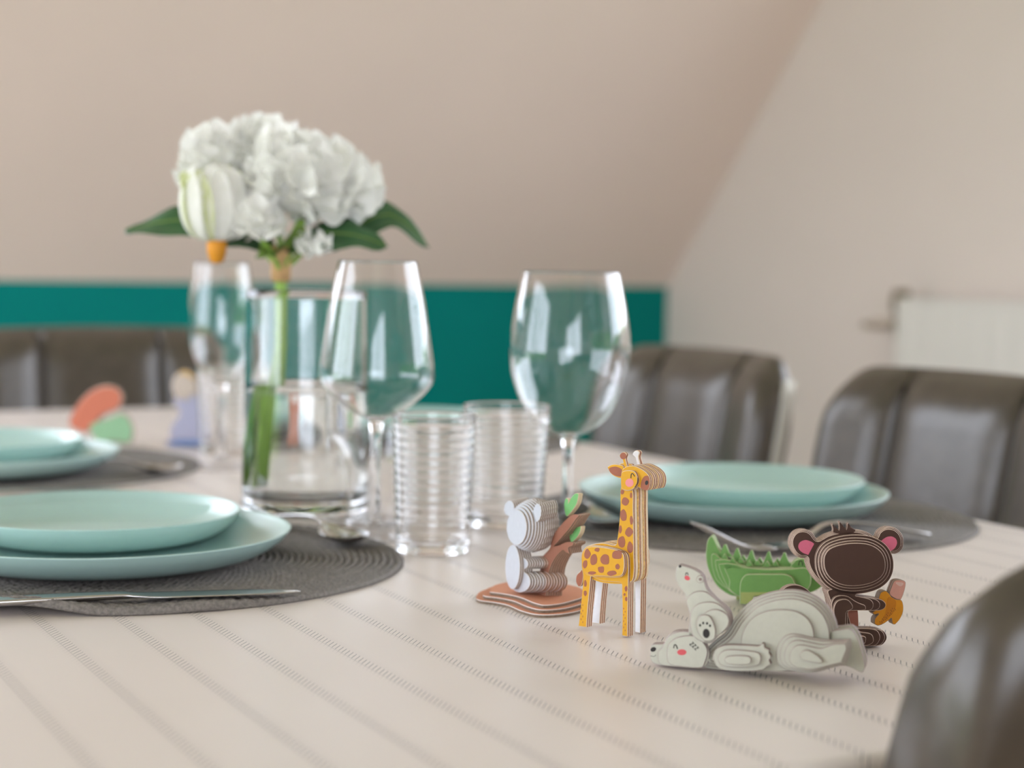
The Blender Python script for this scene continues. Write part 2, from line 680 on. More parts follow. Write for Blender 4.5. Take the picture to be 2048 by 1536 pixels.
GM = 'woven round placemats'
matL_c = P(256, 1123)
_c = P(105, 1200)
CURL_A = math.atan2(_c[1] - matL_c[1], _c[0] - matL_c[0])
v, f = mat_mesh(curl=True)
m1 = obj('placemat', v, f, M_MAT, smooth=True, loc=(matL_c[0], matL_c[1], TZ))
tag(m1, 'charcoal woven round placemat with a lifted edge, nearest on the left', 'placemat', GM)
v, f = mat_mesh()
matR_c = P(1490, 1036)
matR_c[0] = min(matR_c[0], TX1 - .175)
m2 = obj('placemat', v, f, M_MAT, smooth=True, loc=(matR_c[0], matR_c[1], TZ))
tag(m2, 'charcoal woven round placemat beneath the fork on the right', 'placemat', GM)
matFL_c = P(15, 934)
m3 = share(m2, None, (matFL_c[0], matFL_c[1], TZ), name='placemat')
tag(m3, 'blurred charcoal placemat at the far left beyond the near plates', 'placemat', GM)
matFR_c = np.array([.885, 1.98, TZ])
m4 = share(m2, None, tuple(matFR_c), name='placemat')
tag(m4, 'blurred charcoal placemat at the far right before the farther chair', 'placemat', GM)

# ------------------------------------------------------------------ plates
M_PLATE = mat('aqua_stoneware', (178, 210, 205), .36, noise=.02, scale=30, spec=.6, coat=.8)
M_PLATE.node_tree.nodes['Principled BSDF'].inputs['Coat Roughness'].default_value = .42


def plate_mesh(R, h):
    foot = R * .56
    top = [(0, .005), (R * .5, .0052), (R * .74, .0072), (R * .88, .0125), (R * .955, h * .82), (R * .986, h * .97), (R * .996, h)]
    bot = [(R, h * .985), (R * .998, h * .94), (R * .955, h * .66), (R * .87, h * .34), (R * .76, .0034), (foot * 1.1, .0018), (foot * 1.03, 0), (foot, 0), (foot * .97, .0014), (0, .0016)]
    prof_ = smooth_profile(top, 5) + smooth_profile(bot, 4)
    v, f = lathe([(max(r, 1e-5), z) for r, z in prof_], 120)
    return v, f


pv, pf = plate_mesh(.135, .0235)
qv, qf = plate_mesh(.106, .0235)
GP = 'aqua plates stacked in pairs'
PL = {}


def plates(c1, c2, l1, l2, z):
    for key, c, lab, zz, vf in (('dinner', c1, l1, z, (pv, pf)), ('side', c2, l2, z + .0055, (qv, qf))):
        if key not in PL:
            o = obj(key + '_plate', vf[0], vf[1], M_PLATE, smooth=True)
            weld(o)
            PL[key] = o
        else:
            o = PL[key].copy()
            o.name = key + '_plate'
            COL.objects.link(o)
        o.location = (c[0], c[1], zz)
        tag(o, lab, 'plate', GP)


zm = TZ + .0046


def plate_at(cx, y_rim, zr):
    return P(cx, y_rim, TZ + zr)


plates(plate_at(202, 1054, .028), plate_at(194, 1016, .034), 'large aqua dinner plate nearest on the left, on the curled placemat', 'small aqua plate on top of the nearest left dinner plate', zm)
plates(plate_at(1465, 975, .028), plate_at(1490, 951, .034), 'large aqua dinner plate behind the giraffe on the right placemat', 'small aqua plate stacked on the right dinner plate behind the giraffe', zm)
plates(plate_at(-35, 896, .028), plate_at(-45, 873, .034), 'large aqua dinner plate at the far left, cut by the frame', 'small aqua plate on top of the far left dinner plate', zm)
plates((.885, 1.985), (.885, 1.985), 'large aqua dinner plate far behind the tall right wine glass', 'small aqua plate far behind the tall right wine glass', zm)

# ------------------------------------------------------------------ cutlery
M_STEEL = mat('polished_steel', (205, 203, 202), .16, metal=1., noise=.02)


def strip(name, A, B, z0, L, stations, label, cat, group, cup=0., tines=False):
    """stations: (s 0..1, half width, centre height, thickness, cupping)"""
    A, B = np.array(A[:2]), np.array(B[:2])
    ang = math.atan2(B[1] - A[1], B[0] - A[0])
    st = smooth_profile(stations, 6)
    nc = 9
    v, f = [], []
    for (s, hw, z, th, cp) in st:
        for side in (1, -1):
            for k in range(nc):
                t = -1 + 2 * k / (nc - 1)
                zz = z - cp * (1 - t * t) + (0 if side > 0 else -max(th, .0006) * (1 - .6 * t * t))
                v.append((s * L, t * max(hw, .0004), zz))
    ns = len(st)
    W2 = 2 * nc
    for i in range(ns - 1):
        for k in range(nc - 1):
            a, b = i * W2 + k, (i + 1) * W2 + k
            f.append((a, b, b + 1, a + 1))
            a, b = a + nc, b + nc
            f.append((a, a + 1, b + 1, b))
        for k in (0, nc - 1):
            a, b = i * W2 + k, (i + 1) * W2 + k
            f.append((a, a + nc, b + nc, b) if k == 0 else (a, b, b + nc, a + nc))
    for i in (0, ns - 1):
        f.append(tuple([i * W2 + k for k in range(nc)] + [i * W2 + nc + k for k in range(nc - 1, -1, -1)]))
    mb = MB().add(v, f)
    if tines:
        for q in range(4):
            y = (-1.5 + q) * .0061
            pts = [(.0, y * .92, .0245), (.014, y, .0175), (.032, y, .009), (.05, y, .0038), (.066, y, .0032)]
            pts = smooth_profile(pts, 4)
            vv, ff = [], []
            for j, (x, yy, z) in enumerate(pts):
                hw = .0009 + .0009 * min(1, j / 6)
                th = .0012
                vv += [(x, yy - hw, z), (x, yy + hw, z), (x, yy + hw, z - th), (x, yy - hw, z - th)]
            for j in range(len(pts) - 1):
                for k in range(4):
                    a, b = 4 * j + k, 4 * j + (k + 1) % 4
                    ff.append((a, b, b + 4, a + 4))
            ff += [(3, 2, 1, 0), tuple(4 * (len(pts) - 1) + k for k in range(4))]
            mb.add(vv, ff)
    o = mb.obj(name, M_STEEL, smooth=True, loc=(A[0], A[1], z0), rotz=ang)
    weld(o, 1e-6)
    tag(o, label, cat, group)
    return o


def spoon_st(hz=.012):
    return [(0, .0015, .0095, .001, .0), (.03, .010, .0085, .0012, .003), (.10, .0175, .0085, .0013, .0065), (.18, .018, .009, .0013, .007),
            (.26, .0115, .0105, .0014, .0035), (.31, .0042, .0135, .0024, .0), (.42, .0032, .0165, .0026, .0), (.65, .0045, .0125, .0024, 0), (.9, .0085, .005, .002, 0), (.985, .008, .003, .0018, 0), (1, .004, .003, .0016, 0)]


def fork_st():
    return [(.29, .0108, .0038, .0014, 0), (.37, .0112, .0032, .0015, 0.0004), (.44, .0075, .0065, .0018, 0), (.49, .0038, .0125, .0024, 0), (.56, .0032, .0185, .0028, 0), (.7, .004, .0175, .0028, 0), (.88, .0075, .0105, .0028, 0), (.985, .0085, .006, .0028, 0), (1, .006, .0055, .0026, 0)]


def knife_st():
    return [(0, .001, .0022, .0008, 0), (.06, .006, .0026, .0010, 0), (.2, .0092, .0032, .0012, 0), (.42, .0095, .004, .0014, 0), (.5, .0065, .005, .0024, 0), (.56, .0055, .0062, .0042, 0), (.8, .0075, .0062, .0048, 0), (.98, .008, .0058, .0044, 0), (1, .005, .005, .003, 0)]


GC = 'steel cutlery'
zc = TZ + .0046
a_, b_ = P(722, 1096, zc), P(520, 1045, zc)
strip('dessert_spoon', a_, b_, zc, .165, spoon_st(), 'steel spoon on the nearest left placemat, bowl pointing right', 'spoon', GC)
a_, b_ = P(600, 1180, zc + .003), P(0, 1198, zc + .006)
strip('table_knife', a_, b_, zc + .0003, .21, knife_st(), 'steel knife in front of the nearest left plates', 'knife', GC)
a_, b_ = P(1393, 1047, zc + .024), P(1850, 1063, zc + .006)
strip('dinner_fork', a_, b_, zc, float(np.linalg.norm((b_ - a_)[:2])), fork_st(), 'steel fork on the right placemat behind the crocodile', 'fork', GC, tines=True)
a_, b_ = P(1236, 1064, zc), P(1140, 1028, zc)
strip('dessert_spoon', a_, b_, zc, .16, spoon_st(), 'dark reflecting steel spoon just left of the giraffe neck', 'spoon', GC)
a_, b_ = P(366, 935, zc + .006), P(250, 925, zc + .012)
strip('dessert_spoon', a_, b_, zc, .165, spoon_st(), 'blurred dark spoon on the far left placemat', 'spoon', GC)
a_, b_ = P(290, 974, zc + .003), P(-60, 986, zc + .006)
strip('table_knife', a_, b_, zc + .0003, .21, knife_st(), 'blurred steel knife on the far left placemat', 'knife', GC)

# ------------------------------------------------------------------ glasses
M_GLASS = glass('clear_glass', 1.5)
M_WATER = glass('water', 1.333, (.97, .99, .985))


def wine_glass(base, px_scale, h, outer, label):
    """outer: (radius m, height m) up the outside from the bowl bottom to the rim"""
    t = .0011
    out = smooth_profile(outer, 8)
    inn = [(max(r - t, 1e-5), z + (t * 1.8 if i < 3 else 0)) for i, (r, z) in enumerate(out)]
    r0, z0 = out[0]
    o = empty('wine_glass', base, 0, label, 'wine glass', 'wine glasses')
    # bowl with stem and foot is one blown piece of glass; the foot keeps its own mesh
    foot = [(1e-5, .0), (.031, .0), (.0335, .0008), (.0335, .0018), (.026, .0032), (.012, .006), (.0055, .014), (.0042, .03)]
    stem = [(.0042, .03), (.0038, z0 * .5), (.004, z0 * .8), (.0055, z0 * .94), (r0, z0)]
    prof_ = smooth_profile(foot, 4)[:-1] + smooth_profile(stem, 5)[:-1] + out
    tip = out[-1]
    prof_ += [(tip[0] - t * .5, tip[1] + t * .45)]
    prof_ += inn[::-1]
    prof_ += [(1e-5, inn[0][1])]
    v, f = lathe([(max(r, 1e-5), z) for r, z in prof_], 96)
    g = obj('bowl_and_stem', v, f, M_GLASS, o, smooth=True)
    weld(g, 2e-5)
    return o


gM = P(750, 1073)
sM = F / ((gM - CAM) @ FW)
hM = .2215
mM = lambda px, y: (px / sM, TZ * 0 + (HCAM - TZ) - (y - 526) / sM * 1.0)
wine_glass(gM, sM, hM, [(.0075, mM(0, 836)[1]), (.02, mM(0, 822)[1]), (.0345, mM(0, 795)[1]), (.0447, mM(0, 765)[1]), (.0462, mM(0, 742)[1]), (.0445, mM(0, 705)[1]), (.0385, mM(0, 610)[1]), (.0345, mM(0, 560)[1]), (.0314, mM(0, 523)[1])], 'angular wine glass in the middle, in front of the water vase')
gR = P(1133, 1062)
sR = F / ((gR - CAM) @ FW)
mR = lambda y: (HCAM - TZ) - (y - 531) / sR
wine_glass(gR, sR, .215, [(.0075, mR(868)), (.018, mR(858)), (.034, mR(825)), (.0445, mR(775)), (.0501, mR(715)), (.0495, mR(670)), (.0465, mR(620)), (.043, mR(575)), (.0402, mR(543))], 'large rounded wine glass behind the koala and giraffe')
gL = P(442, 935)
sL = F / ((gL - CAM) @ FW)
mL = lambda y: (HCAM - TZ) - (y - 521) / sL
wine_glass(gL, sL, .215, [(.007, mL(764)), (.016, mL(752)), (.027, mL(722)), (.0335, mL(680)), (.0345, mL(640)), (.0335, mL(600)), (.031, mL(560)), (.0288, mL(527))], 'blurred wine glass at the left, below the green-white bud')


def tumbler(base, R, h, label, rb=.86):
    out = [(R * rb * .9, 0.0), (R * rb * .985, .001), (R * rb, .004)]
    n = 90
    for k in range(n + 1):
        q = k / n
        z = .006 + (h - .006) * q
        r = R * (rb + (1 - rb) * min(1, q * 1.05))
        rib = .0
        if .18 < q < .93:
            rib = .00055 * math.sin((q - .18) / .75 * 11 * 2 * math.pi)
        out.append((r + rib, z))
    t = .0019
    inn = []
    for k in range(n + 1):
        q = k / n
        z = .011 + (h - .011) * q
        r = R * (rb + (1 - rb) * min(1, (z / h) * 1.05)) - t
        inn.append((r, z))
    inn = [(1e-5, .0095), (R * .5, .0095), (R * rb - .006, .010)] + inn
    prof_ = [(1e-5, .0012), (R * .6, .0012)] + out + [(R - t * .5, h + .0008)] + inn[::-1]
    v, f = lathe([(max(r, 1e-5), z) for r, z in prof_], 96)
    o = obj('ribbed_tumbler', v, f, M_GLASS, smooth=True, loc=base)
    weld(o, 2e-6)
    tag(o, label, 'glass', 'ribbed tumblers')
    return o


def size_at(base, px):
    return px * ((base - CAM) @ FW) / F


t1 = P(865, 1102)
tumbler(t1, size_at(t1, 84), .1045, 'clear ribbed tumbler in front, beside the middle wine glass stem', .87)
t2 = P(1010, 1051)
tumbler(t2, size_at(t2, 87), .102, 'clear ribbed tumbler behind, left of the koala', .84)
t3 = P(452, 905)
tumbler(t3, .034, .1, 'blurred tumbler at the far left behind the small wine glass', .86)

# small glass jug with a pouring lip, right of the vase
jb = P(748, 1046)
jr = .0245
jv, jf = [], []
seg = 72
prof_ = [(1e-5, 0), (.022, 0), (.0245, .002), (.0245, .02), (.0242, .045), (.025, .06), (.0268, .072), (.0285, .078)]
prof_ = smooth_profile(prof_, 4)
inn = [(max(r - .0016, 1e-5), max(z, .004)) for r, z in prof_][::-1]
jv, jf = lathe([(max(r, 1e-5), z) for r, z in prof_ + inn], seg)
LIP = math.atan2(-RT[1], -RT[0])
jv2 = []
for (x, y, z) in jv:
    a = math.atan2(y, x)
    da = (a - LIP + math.pi) % (2 * math.pi) - math.pi
    w_ = math.exp(-(da / .5) ** 2) * max(0, (z - .045) / .033) ** 1.6
    jv2.append((x + .013 * w_ * math.cos(LIP), y + .013 * w_ * math.sin(LIP), z + .006 * max(0, (z - .05) / .028) * (1 - math.cos(da)) * .5))
jug = obj('glass_jug', jv2, jf, M_GLASS, smooth=True, loc=jb)
weld(jug, 2e-6)
tag(jug, 'small clear glass jug with a flared lip, right of the vase', 'jug')

# ------------------------------------------------------------------ vase, water
vb = P(610, 1024)
sV = F / ((vb - CAM) @ FW)
VR1 = size_at(vb, 117)
VR0 = size_at(vb, 127)
VH = (HCAM - TZ) - (582 - 524) / sV
WH = (HCAM - TZ) - (764 - 524) / sV


def vr(z):
    return VR0 + (VR1 - VR0) * z / VH


tv = .0026
out = [(1e-5, 0), (VR0 * .8, 0), (VR0 * .97, .0015), (VR0, .006)] + [(vr(z), z) for z in np.linspace(.012, VH, 24)]
inn = [(1e-5, .014), (VR0 * .7, .0142), (VR0 - .008, .017), (vr(.024) - tv, .024)] + [(vr(z) - tv, z) for z in np.linspace(.03, VH, 24)]
v, f = lathe([(max(r, 1e-5), z) for r, z in out + [(VR1 - tv / 2, VH + .001)] + inn[::-1]], 120)
vase = obj('glass_vase', v, f, M_GLASS, smooth=True, loc=vb)
weld(vase, 2e-6)
tag(vase, 'clear glass vase half filled with water, holding white flowers', 'vase')
ww = [(1e-5, .0138), (VR0 * .7, .0140), (VR0 - .0078, .0168), (vr(.024) - tv + .0002, .024)] + [(vr(z) - tv + .0002, z) for z in np.linspace(.03, WH, 12)] + [(vr(WH) - tv - .002, WH - .0012), (1e-5, WH - .0015)]
v, f = lathe([(max(r, 1e-5), z) for r, z in ww], 120)
wo = obj('vase_water', v, f, M_WATER, smooth=True, loc=vb)
weld(wo, 2e-6)
tag(wo, 'clear water in the lower half of the glass vase', 'water')

# ------------------------------------------------------------------ flowers


def petal_mat(name, rgb, rgb2, scale):
    m = mat(name, rgb, .7, noise=.03, scale=scale)
    nt = m.node_tree
    b = nt.nodes['Principled BSDF']
    tl_ = nt.nodes.new('ShaderNodeBsdfTranslucent')
    rp = [n for n in nt.nodes if n.type == 'VALTORGB'][0]
    rp.color_ramp.elements[0].color = (*lin(rgb2), 1)
    nt.links.new(rp.outputs['Color'], tl_.inputs['Color'])
    mx = nt.nodes.new('ShaderNodeMixShader')
    mx.inputs[0].default_value = .25
    nt.links.new(b.outputs[0], mx.inputs[1])
    nt.links.new(tl_.outputs[0], mx.inputs[2])
    nt.links.new(mx.outputs[0], nt.nodes['Material Output'].inputs[0])
    return m


M_PETAL = petal_mat('white_petal', (250, 249, 245), (246, 246, 238), 120)
M_PETALG = petal_mat('greenish_petal', (236, 238, 206), (206, 216, 138), 45)
M_STEM = mat('flower_stem', (140, 178, 72), .5, noise=.12, scale=80)
M_LEAF = mat('dark_leaf', (58, 96, 58), .42, noise=.2, scale=60, bump=.2)
M_CALYX = mat('calyx_green', (112, 140, 60), .55, noise=.15, scale=80)
M_TIE = mat('raffia_tie', (205, 164, 112), .7, noise=.2, scale=200)
M_ORANGE = mat('orange_calyx', (226, 150, 30), .6, noise=.1, scale=80)
VC = vb.copy()


def FP(px, py, dd=0.):
    """a point above the vase: on the vertical plane through the vase axis, dd metres nearer the viewer"""
    d = ray(px, py)
    dist = ((VC - CAM) @ np.array([FW[0], FW[1], 0])) / math.hypot(FW[0], FW[1]) - dd
    hf = np.array([FW[0], FW[1], 0]) / math.hypot(FW[0], FW[1])
    return CAM + d * dist / (d @ hf)


def petal_mesh(name, L, Wd, cup, curl, m, ruffle=0.):
    nu, nv = 6, 5
    v, f = [], []
    for i in range(nu + 1):
        u = i / nu
        w = Wd * math.sin(math.pi * min(.97, .12 + u * .8)) ** .8
        for j in range(nv + 1):
            s = -1 + 2 * j / nv
            z = cup * (s * s) * w + curl * u * u * L + ruffle * L * math.sin(s * 6 + u * 5) * u
            v.append((u * L - .12 * L * s * s * u, s * w, z))
    for i in range(nu):
        for j in range(nv):
            a = i * (nv + 1) + j
            f.append((a, a + nv + 1, a + nv + 2, a + 1))
    o = obj(name, v, f, m, smooth=True)
    return o


def orient(o, pos, out, upv, tilt=0.):
    x = Vector(out).normalized()
    y = Vector(upv).cross(x)
    if y.length < 1e-4:
        y = Vector((0, 1, 0)).cross(x)
    y.normalize()
    z = x.cross(y)
    M = Matrix((x, y, z)).transposed()
    if tilt:
        M = M @ Matrix.Rotation(tilt, 3, 'Y')
    o.rotation_mode = 'XYZ'
    o.rotation_euler = M.to_euler()
    o.location = pos


def bloom(name, centre, R, n, plen, pw, m, label, cup=.55, squash=(1, 1, 1), stem_top=None, ruffle=.05, inner=3, group='flowers in the vase'):
    e = empty(name, centre, 0, label, 'flower', group)
    p0 = petal_mesh('petal', plen, pw, cup, .12, m, ruffle)
    first = True
    ga = math.pi * (3 - 5 ** .5)
    for i in range(n):
        q = (i + .5) / n
        z = 1 - 1.75 * q
        r = math.sqrt(max(0, 1 - z * z))
        a = i * ga
        d = np.array([r * math.cos(a), r * math.sin(a), z]) * squash
        sc = .8 + .4 * rng.random()
        rad = R * (.58 + .42 * ((i * 7) % 5) / 4)
        o = p0 if first else share(p0, e, (0, 0, 0), name='petal')
        if first:
            o.parent = e
            first = False
        dn = d / np.linalg.norm(d)
        # a petal springs from inside the head and lies partly along its surface
        t = np.array([-math.sin(a), math.cos(a), 0]) * rng.normal(0, .35)
        up = np.array([0, 0, 1.0])
        side = up - dn * (up @ dn)
        ax = dn * .5 + side * .75 + t
        orient(o, Vector(d * rad * .62), ax, dn)
        o.scale = (sc, sc, sc)
    core = MB()
    cv_, cf_ = lathe([(max(1e-5, R * .55 * math.sin(x)), R * .55 * math.cos(x)) for x in np.linspace(math.pi, 0, 10)], 16)
    core.add([(x * squash[0], y * squash[1], z * squash[2]) for x, y, z in cv_], cf_).obj('heart', m, e, smooth=True)
    return e


def stem(parent, c, path, r=.0028):
    o = MB().tube([np.array(p) - c for p in path], r, 10).obj('stem', M_STEM, parent, smooth=True)
    return o


neck = FP(562, 548)


def bottom(dx, dy):
    """stem end in the water, low at the left of the vase"""
    h = np.array([RT[0], RT[1], 0])
    return VC - h * (.036 - dx * .3) + np.array([FW[0], FW[1], 0]) * dy * .6 + np.array([0, 0, .022])


mid = lambda k: FP(562 + k, 690)
cA = FP(604, 372, .02)
b1 = bloom('white_peony', cA, .05, 100, .029, .016, M_PETAL, 'big white peony, the largest head of the bouquet', squash=(1.12, 1.0, .95))
stem(b1, cA, [cA - np.array([0, 0, .03]), FP(570, 500), neck, mid(0), bottom(.015, .0)], .0036)
cB = FP(440, 340, -.015)
b2 = bloom('white_hydrangea', cB, .04, 90, .021, .012, M_PETAL, 'white hydrangea head at the back left of the bouquet', squash=(1.05, 1, .9))
stem(b2, cB, [cB - np.array([0, 0, .025]), FP(500, 470, -.02), FP(556, 535, -.006), mid(-6), bottom(-.03, .01)])
cD = FP(668, 390, -.005)
b4 = bloom('white_peony', cD, .04, 74, .027, .015, M_PETAL, 'white peony at the right of the bouquet above the right leaf', squash=(1, 1, .98))
stem(b4, cD, [cD - np.array([0, 0, .03]), FP(620, 490, 0), FP(568, 540, -.004), mid(5), bottom(.03, .012)])
cE = FP(535, 330, -.03)
b5 = bloom('white_peony', cE, .042, 70, .026, .015, M_PETAL, 'white peony at the top back of the bouquet', squash=(1.1, 1, .9))
stem(b5, cE, [cE - np.array([0, 0, .03]), FP(560, 470, -.02), FP(562, 540, -.007), mid(-3), bottom(-.005, .02)])
cC = FP(518, 446, .04)
b3 = bloom('white_rose', cC, .0235, 34, .017, .0105, M_PETAL, 'small white rose low at the front of the bouquet', ruffle=.02)
stem(b3, cC, [cC - np.array([0, 0, .012]), FP(540, 500, .02), FP(560, 540, .006), mid(2), bottom(.0, -.02)], .0022)
cF = FP(632, 500, .03)
b6 = bloom('white_floret', cF, .011, 12, .015, .009, M_PETAL, 'single small white floret hanging below the bouquet', squash=(1.3, 1, .7))
stem(b6, cF, [cF, FP(600, 490, .02), FP(574, 520, .008), FP(566, 545, .005)], .0014)
# the closed green-white bud with an orange base
cG = FP(434, 404, .035)
bud = empty('ranunculus_bud', cG, 0, 'closed green and white bud with orange base, left of the bouquet', 'flower', 'flowers in the vase')


def egg(th, grow):
    return (.0262 * math.sin(th) ** .8 + grow), -.034 * math.cos(th)


for k in range(13):
    ph, half = k * 2.4, .66
    nu, nv = 12, 10
    v, f = [], []
    for i in range(nu + 1):
        th = .12 + (2.7 - .03 * k) * i / nu
        r_, z_ = egg(th, .0019 * (k % 5) - .004)
        u = i / nu
        for j in range(nv + 1):
            q = -1 + 2 * j / nv
            wid = half * (math.sin(math.pi * (.15 + .72 * u)) ** .6)
            rr = r_ + .005 * q ** 4 * u + .006 * max(0, u - .75) * 4 * (.3 + abs(q))
            v.append((rr * math.cos(ph + q * wid), rr * math.sin(ph + q * wid), z_ - .006 * q * q * u))
    for i in range(nu):
        for j in range(nv):
            a = i * (nv + 1) + j
            f.append((a, a + 1, a + nv + 2, a + nv + 1))
    obj('petal', v, f, M_PETALG if k % 3 == 0 else M_PETAL, bud, smooth=True)
ev, ef = lathe([(max(1e-5, .0185 * math.sin(x) ** .9), -.033 * math.cos(x)) for x in np.linspace(0.0, math.pi, 16)], 24)
MB().add(ev, ef).obj('heart', M_PETAL, bud, smooth=True)
qv_, qf_ = lathe([(.003, -.052), (.006, -.05), (.0082, -.042), (.0085, -.034), (.006, -.03)], 18)
MB().add(qv_, qf_).obj('calyx', M_ORANGE, bud, smooth=True)
stem(bud, cG, [cG - np.array([0, 0, .03]), FP(470, 478, -.01), FP(530, 500, -.01), FP(558, 540, -.005), mid(-8), bottom(-.02, -.015)], .002)


def leaf(path, width, label, m=M_LEAF):
    """path of centre points from the stalk to the tip"""
    pts = np.array(smooth_profile([tuple(p) for p in path], 6))
    v, f = [], []
    n = len(pts)
    nv = 6
    for i, p in enumerate(pts):
        u = i / (n - 1)
        t = pts[min(i + 1, n - 1)] - pts[max(i - 1, 0)]
        t /= np.linalg.norm(t)
        hf = np.array([FW[0], FW[1], 0]) / math.hypot(FW[0], FW[1])
        s = np.cross(t, np.array([0, 0, 1]))
        s /= np.linalg.norm(s) + 1e-9
        s = s * .75 + np.array([0, 0, .66]) * (1 if s @ hf > 0 else -1)
        w = width * (math.sin(math.pi * min(1, u ** .8)) ** .75 + .03)
        for j in range(nv + 1):
            q = -1 + 2 * j / nv
            v.append(p + s * w * q + np.array([0, 0, -.25 * w * (1 - abs(q)) + .0015 * math.sin(u * 20) * q]))
    for i in range(n - 1):
        for j in range(nv):
            a = i * (nv + 1) + j
            f.append((a, a + 1, a + nv + 2, a + nv + 1))
    base = np.array(path[0])
    e = empty('flower_leaf', base, 0, label, 'leaf', 'leaves of the bouquet')
    o = obj('leaf_blade', [p - base for p in v], f, m, e, smooth=True)
    sd = o.modifiers.new('thickness', 'SOLIDIFY')
    sd.thickness = .0007
    MB().tube([p - base for p in pts[:: 2]], [.0012 - .0009 * i / (len(pts[::2])) for i in range(len(pts[::2]))], 6).obj('midrib', M_CALYX, e, smooth=True)
    return e


leaf([FP(552, 492), FP(460, 458, .01), FP(350, 440, .012), FP(250, 462, .0)], .022, 'dark green leaf stretching left from the bouquet')
leaf([FP(580, 492), FP(690, 462, -.01), FP(780, 428, -.015), FP(858, 494, -.02)], .021, 'dark green leaf bending down at the right of the bouquet')
leaf([FP(572, 496), FP(640, 468, .02), FP(710, 470, .03), FP(776, 492, .03)], .019, 'dark green leaf at the front right under the peony')
leaf([FP(560, 500), FP(580, 470, .03), FP(610, 462, .04)], .011, 'small yellow-green leaf under the middle of the bouquet', M_CALYX)
leaf([FP(556, 505), FP(530, 500, .03), FP(512, 515, .035)], .006, 'small narrow green leaf beside the white rose', M_CALYX)
tie = MB()
tv_, tf_ = lathe([(.0062, -.016), (.0085, -.015), (.0088, 0), (.0092, .014), (.0068, .0155)], 20)
tie.add(tv_, tf_)
tie_o = tie.obj('raffia_tie', M_TIE, smooth=True, loc=FP(562, 527))
tag(tie_o, 'tan raffia tie wrapped around the flower stems above the vase', 'tie')

# ------------------------------------------------------------------ chairs
M_LEATH = mat('brown_leather', (74, 66, 56), .3, noise=.16, scale=55, bump=.12, spec=.55)
M_SEAM = mat('leather_seam', (48, 42, 36), .6)
M_LEGM = mat('black_steel', (38, 36, 34), .4, metal=.6)
M_TRIM = mat('satin_trim', (166, 162, 150), .42, metal=.55)
CW, CT = .2, .862        # half width, top height


def back_y(z):            # recline: the top leans away from the table (local +y)
    return .10 * (z - .46) + .10 * max(0, z - .62)


def back_panel(s0, s1, front=True):
    """one upholstered vertical channel of the backrest between widths s0..s1; local x across, y away from the table"""
    nu, nv = 14, 26
    z0, z1 = .45, CT
    v, f = [], []
    rc = .05
    for j in range(nv + 1):
        for i in range(nu + 1):
            u = i / nu
            s = s0 + (s1 - s0) * u
            # rounded top corners
            edge = CW - abs(s)
            top = z1
            if edge < rc:
                top = z1 - rc + math.sqrt(max(0, rc * rc - (rc - edge) ** 2))
            top -= .003 * (s / CW) ** 2
            z = z0 + (top - z0) * (j / nv)
            barrel = -.03 * (s / CW) ** 2          # wraps round the sitter
            tt = j / nv
            bulge = .016 * (1 - (2 * u - 1) ** 4) * (1 - max(0, (tt - .9) / .1) ** 2)
            roll = .018 * max(0, (tt - .88) / .12) ** 2
            y = back_y(z) + barrel + (-.022 - bulge + roll if front else .026 - roll)
            v.append((s, y, z))
    for j in range(nv):
        for i in range(nu):
            a = j * (nu + 1) + i
            q = (a, a + 1, a + nu + 2, a + nu + 1)
            f.append(q if front else q[::-1])
    return v, f


def close_panel(s0, s1):
    a, fa = back_panel(s0, s1, True)
    b, fb = back_panel(s0, s1, False)
    nu, nv = 14, 26
    o = len(a)
    f = fa + [tuple(i + o for i in q) for q in fb]
    W_ = nu + 1
    for j in range(nv):
        for i in (0, nu):
            p, q = j * W_ + i, (j + 1) * W_ + i
            f.append((p, q, q + o, p + o) if i == 0 else (p, p + o, q + o, q))
    for i in range(nu):
        for j in (0, nv):
            p, q = j * W_ + i, j * W_ + i + 1
            f.append((p, p + o, q + o, q) if j == 0 else (p, q, q + o, p + o))
    return a + b, f


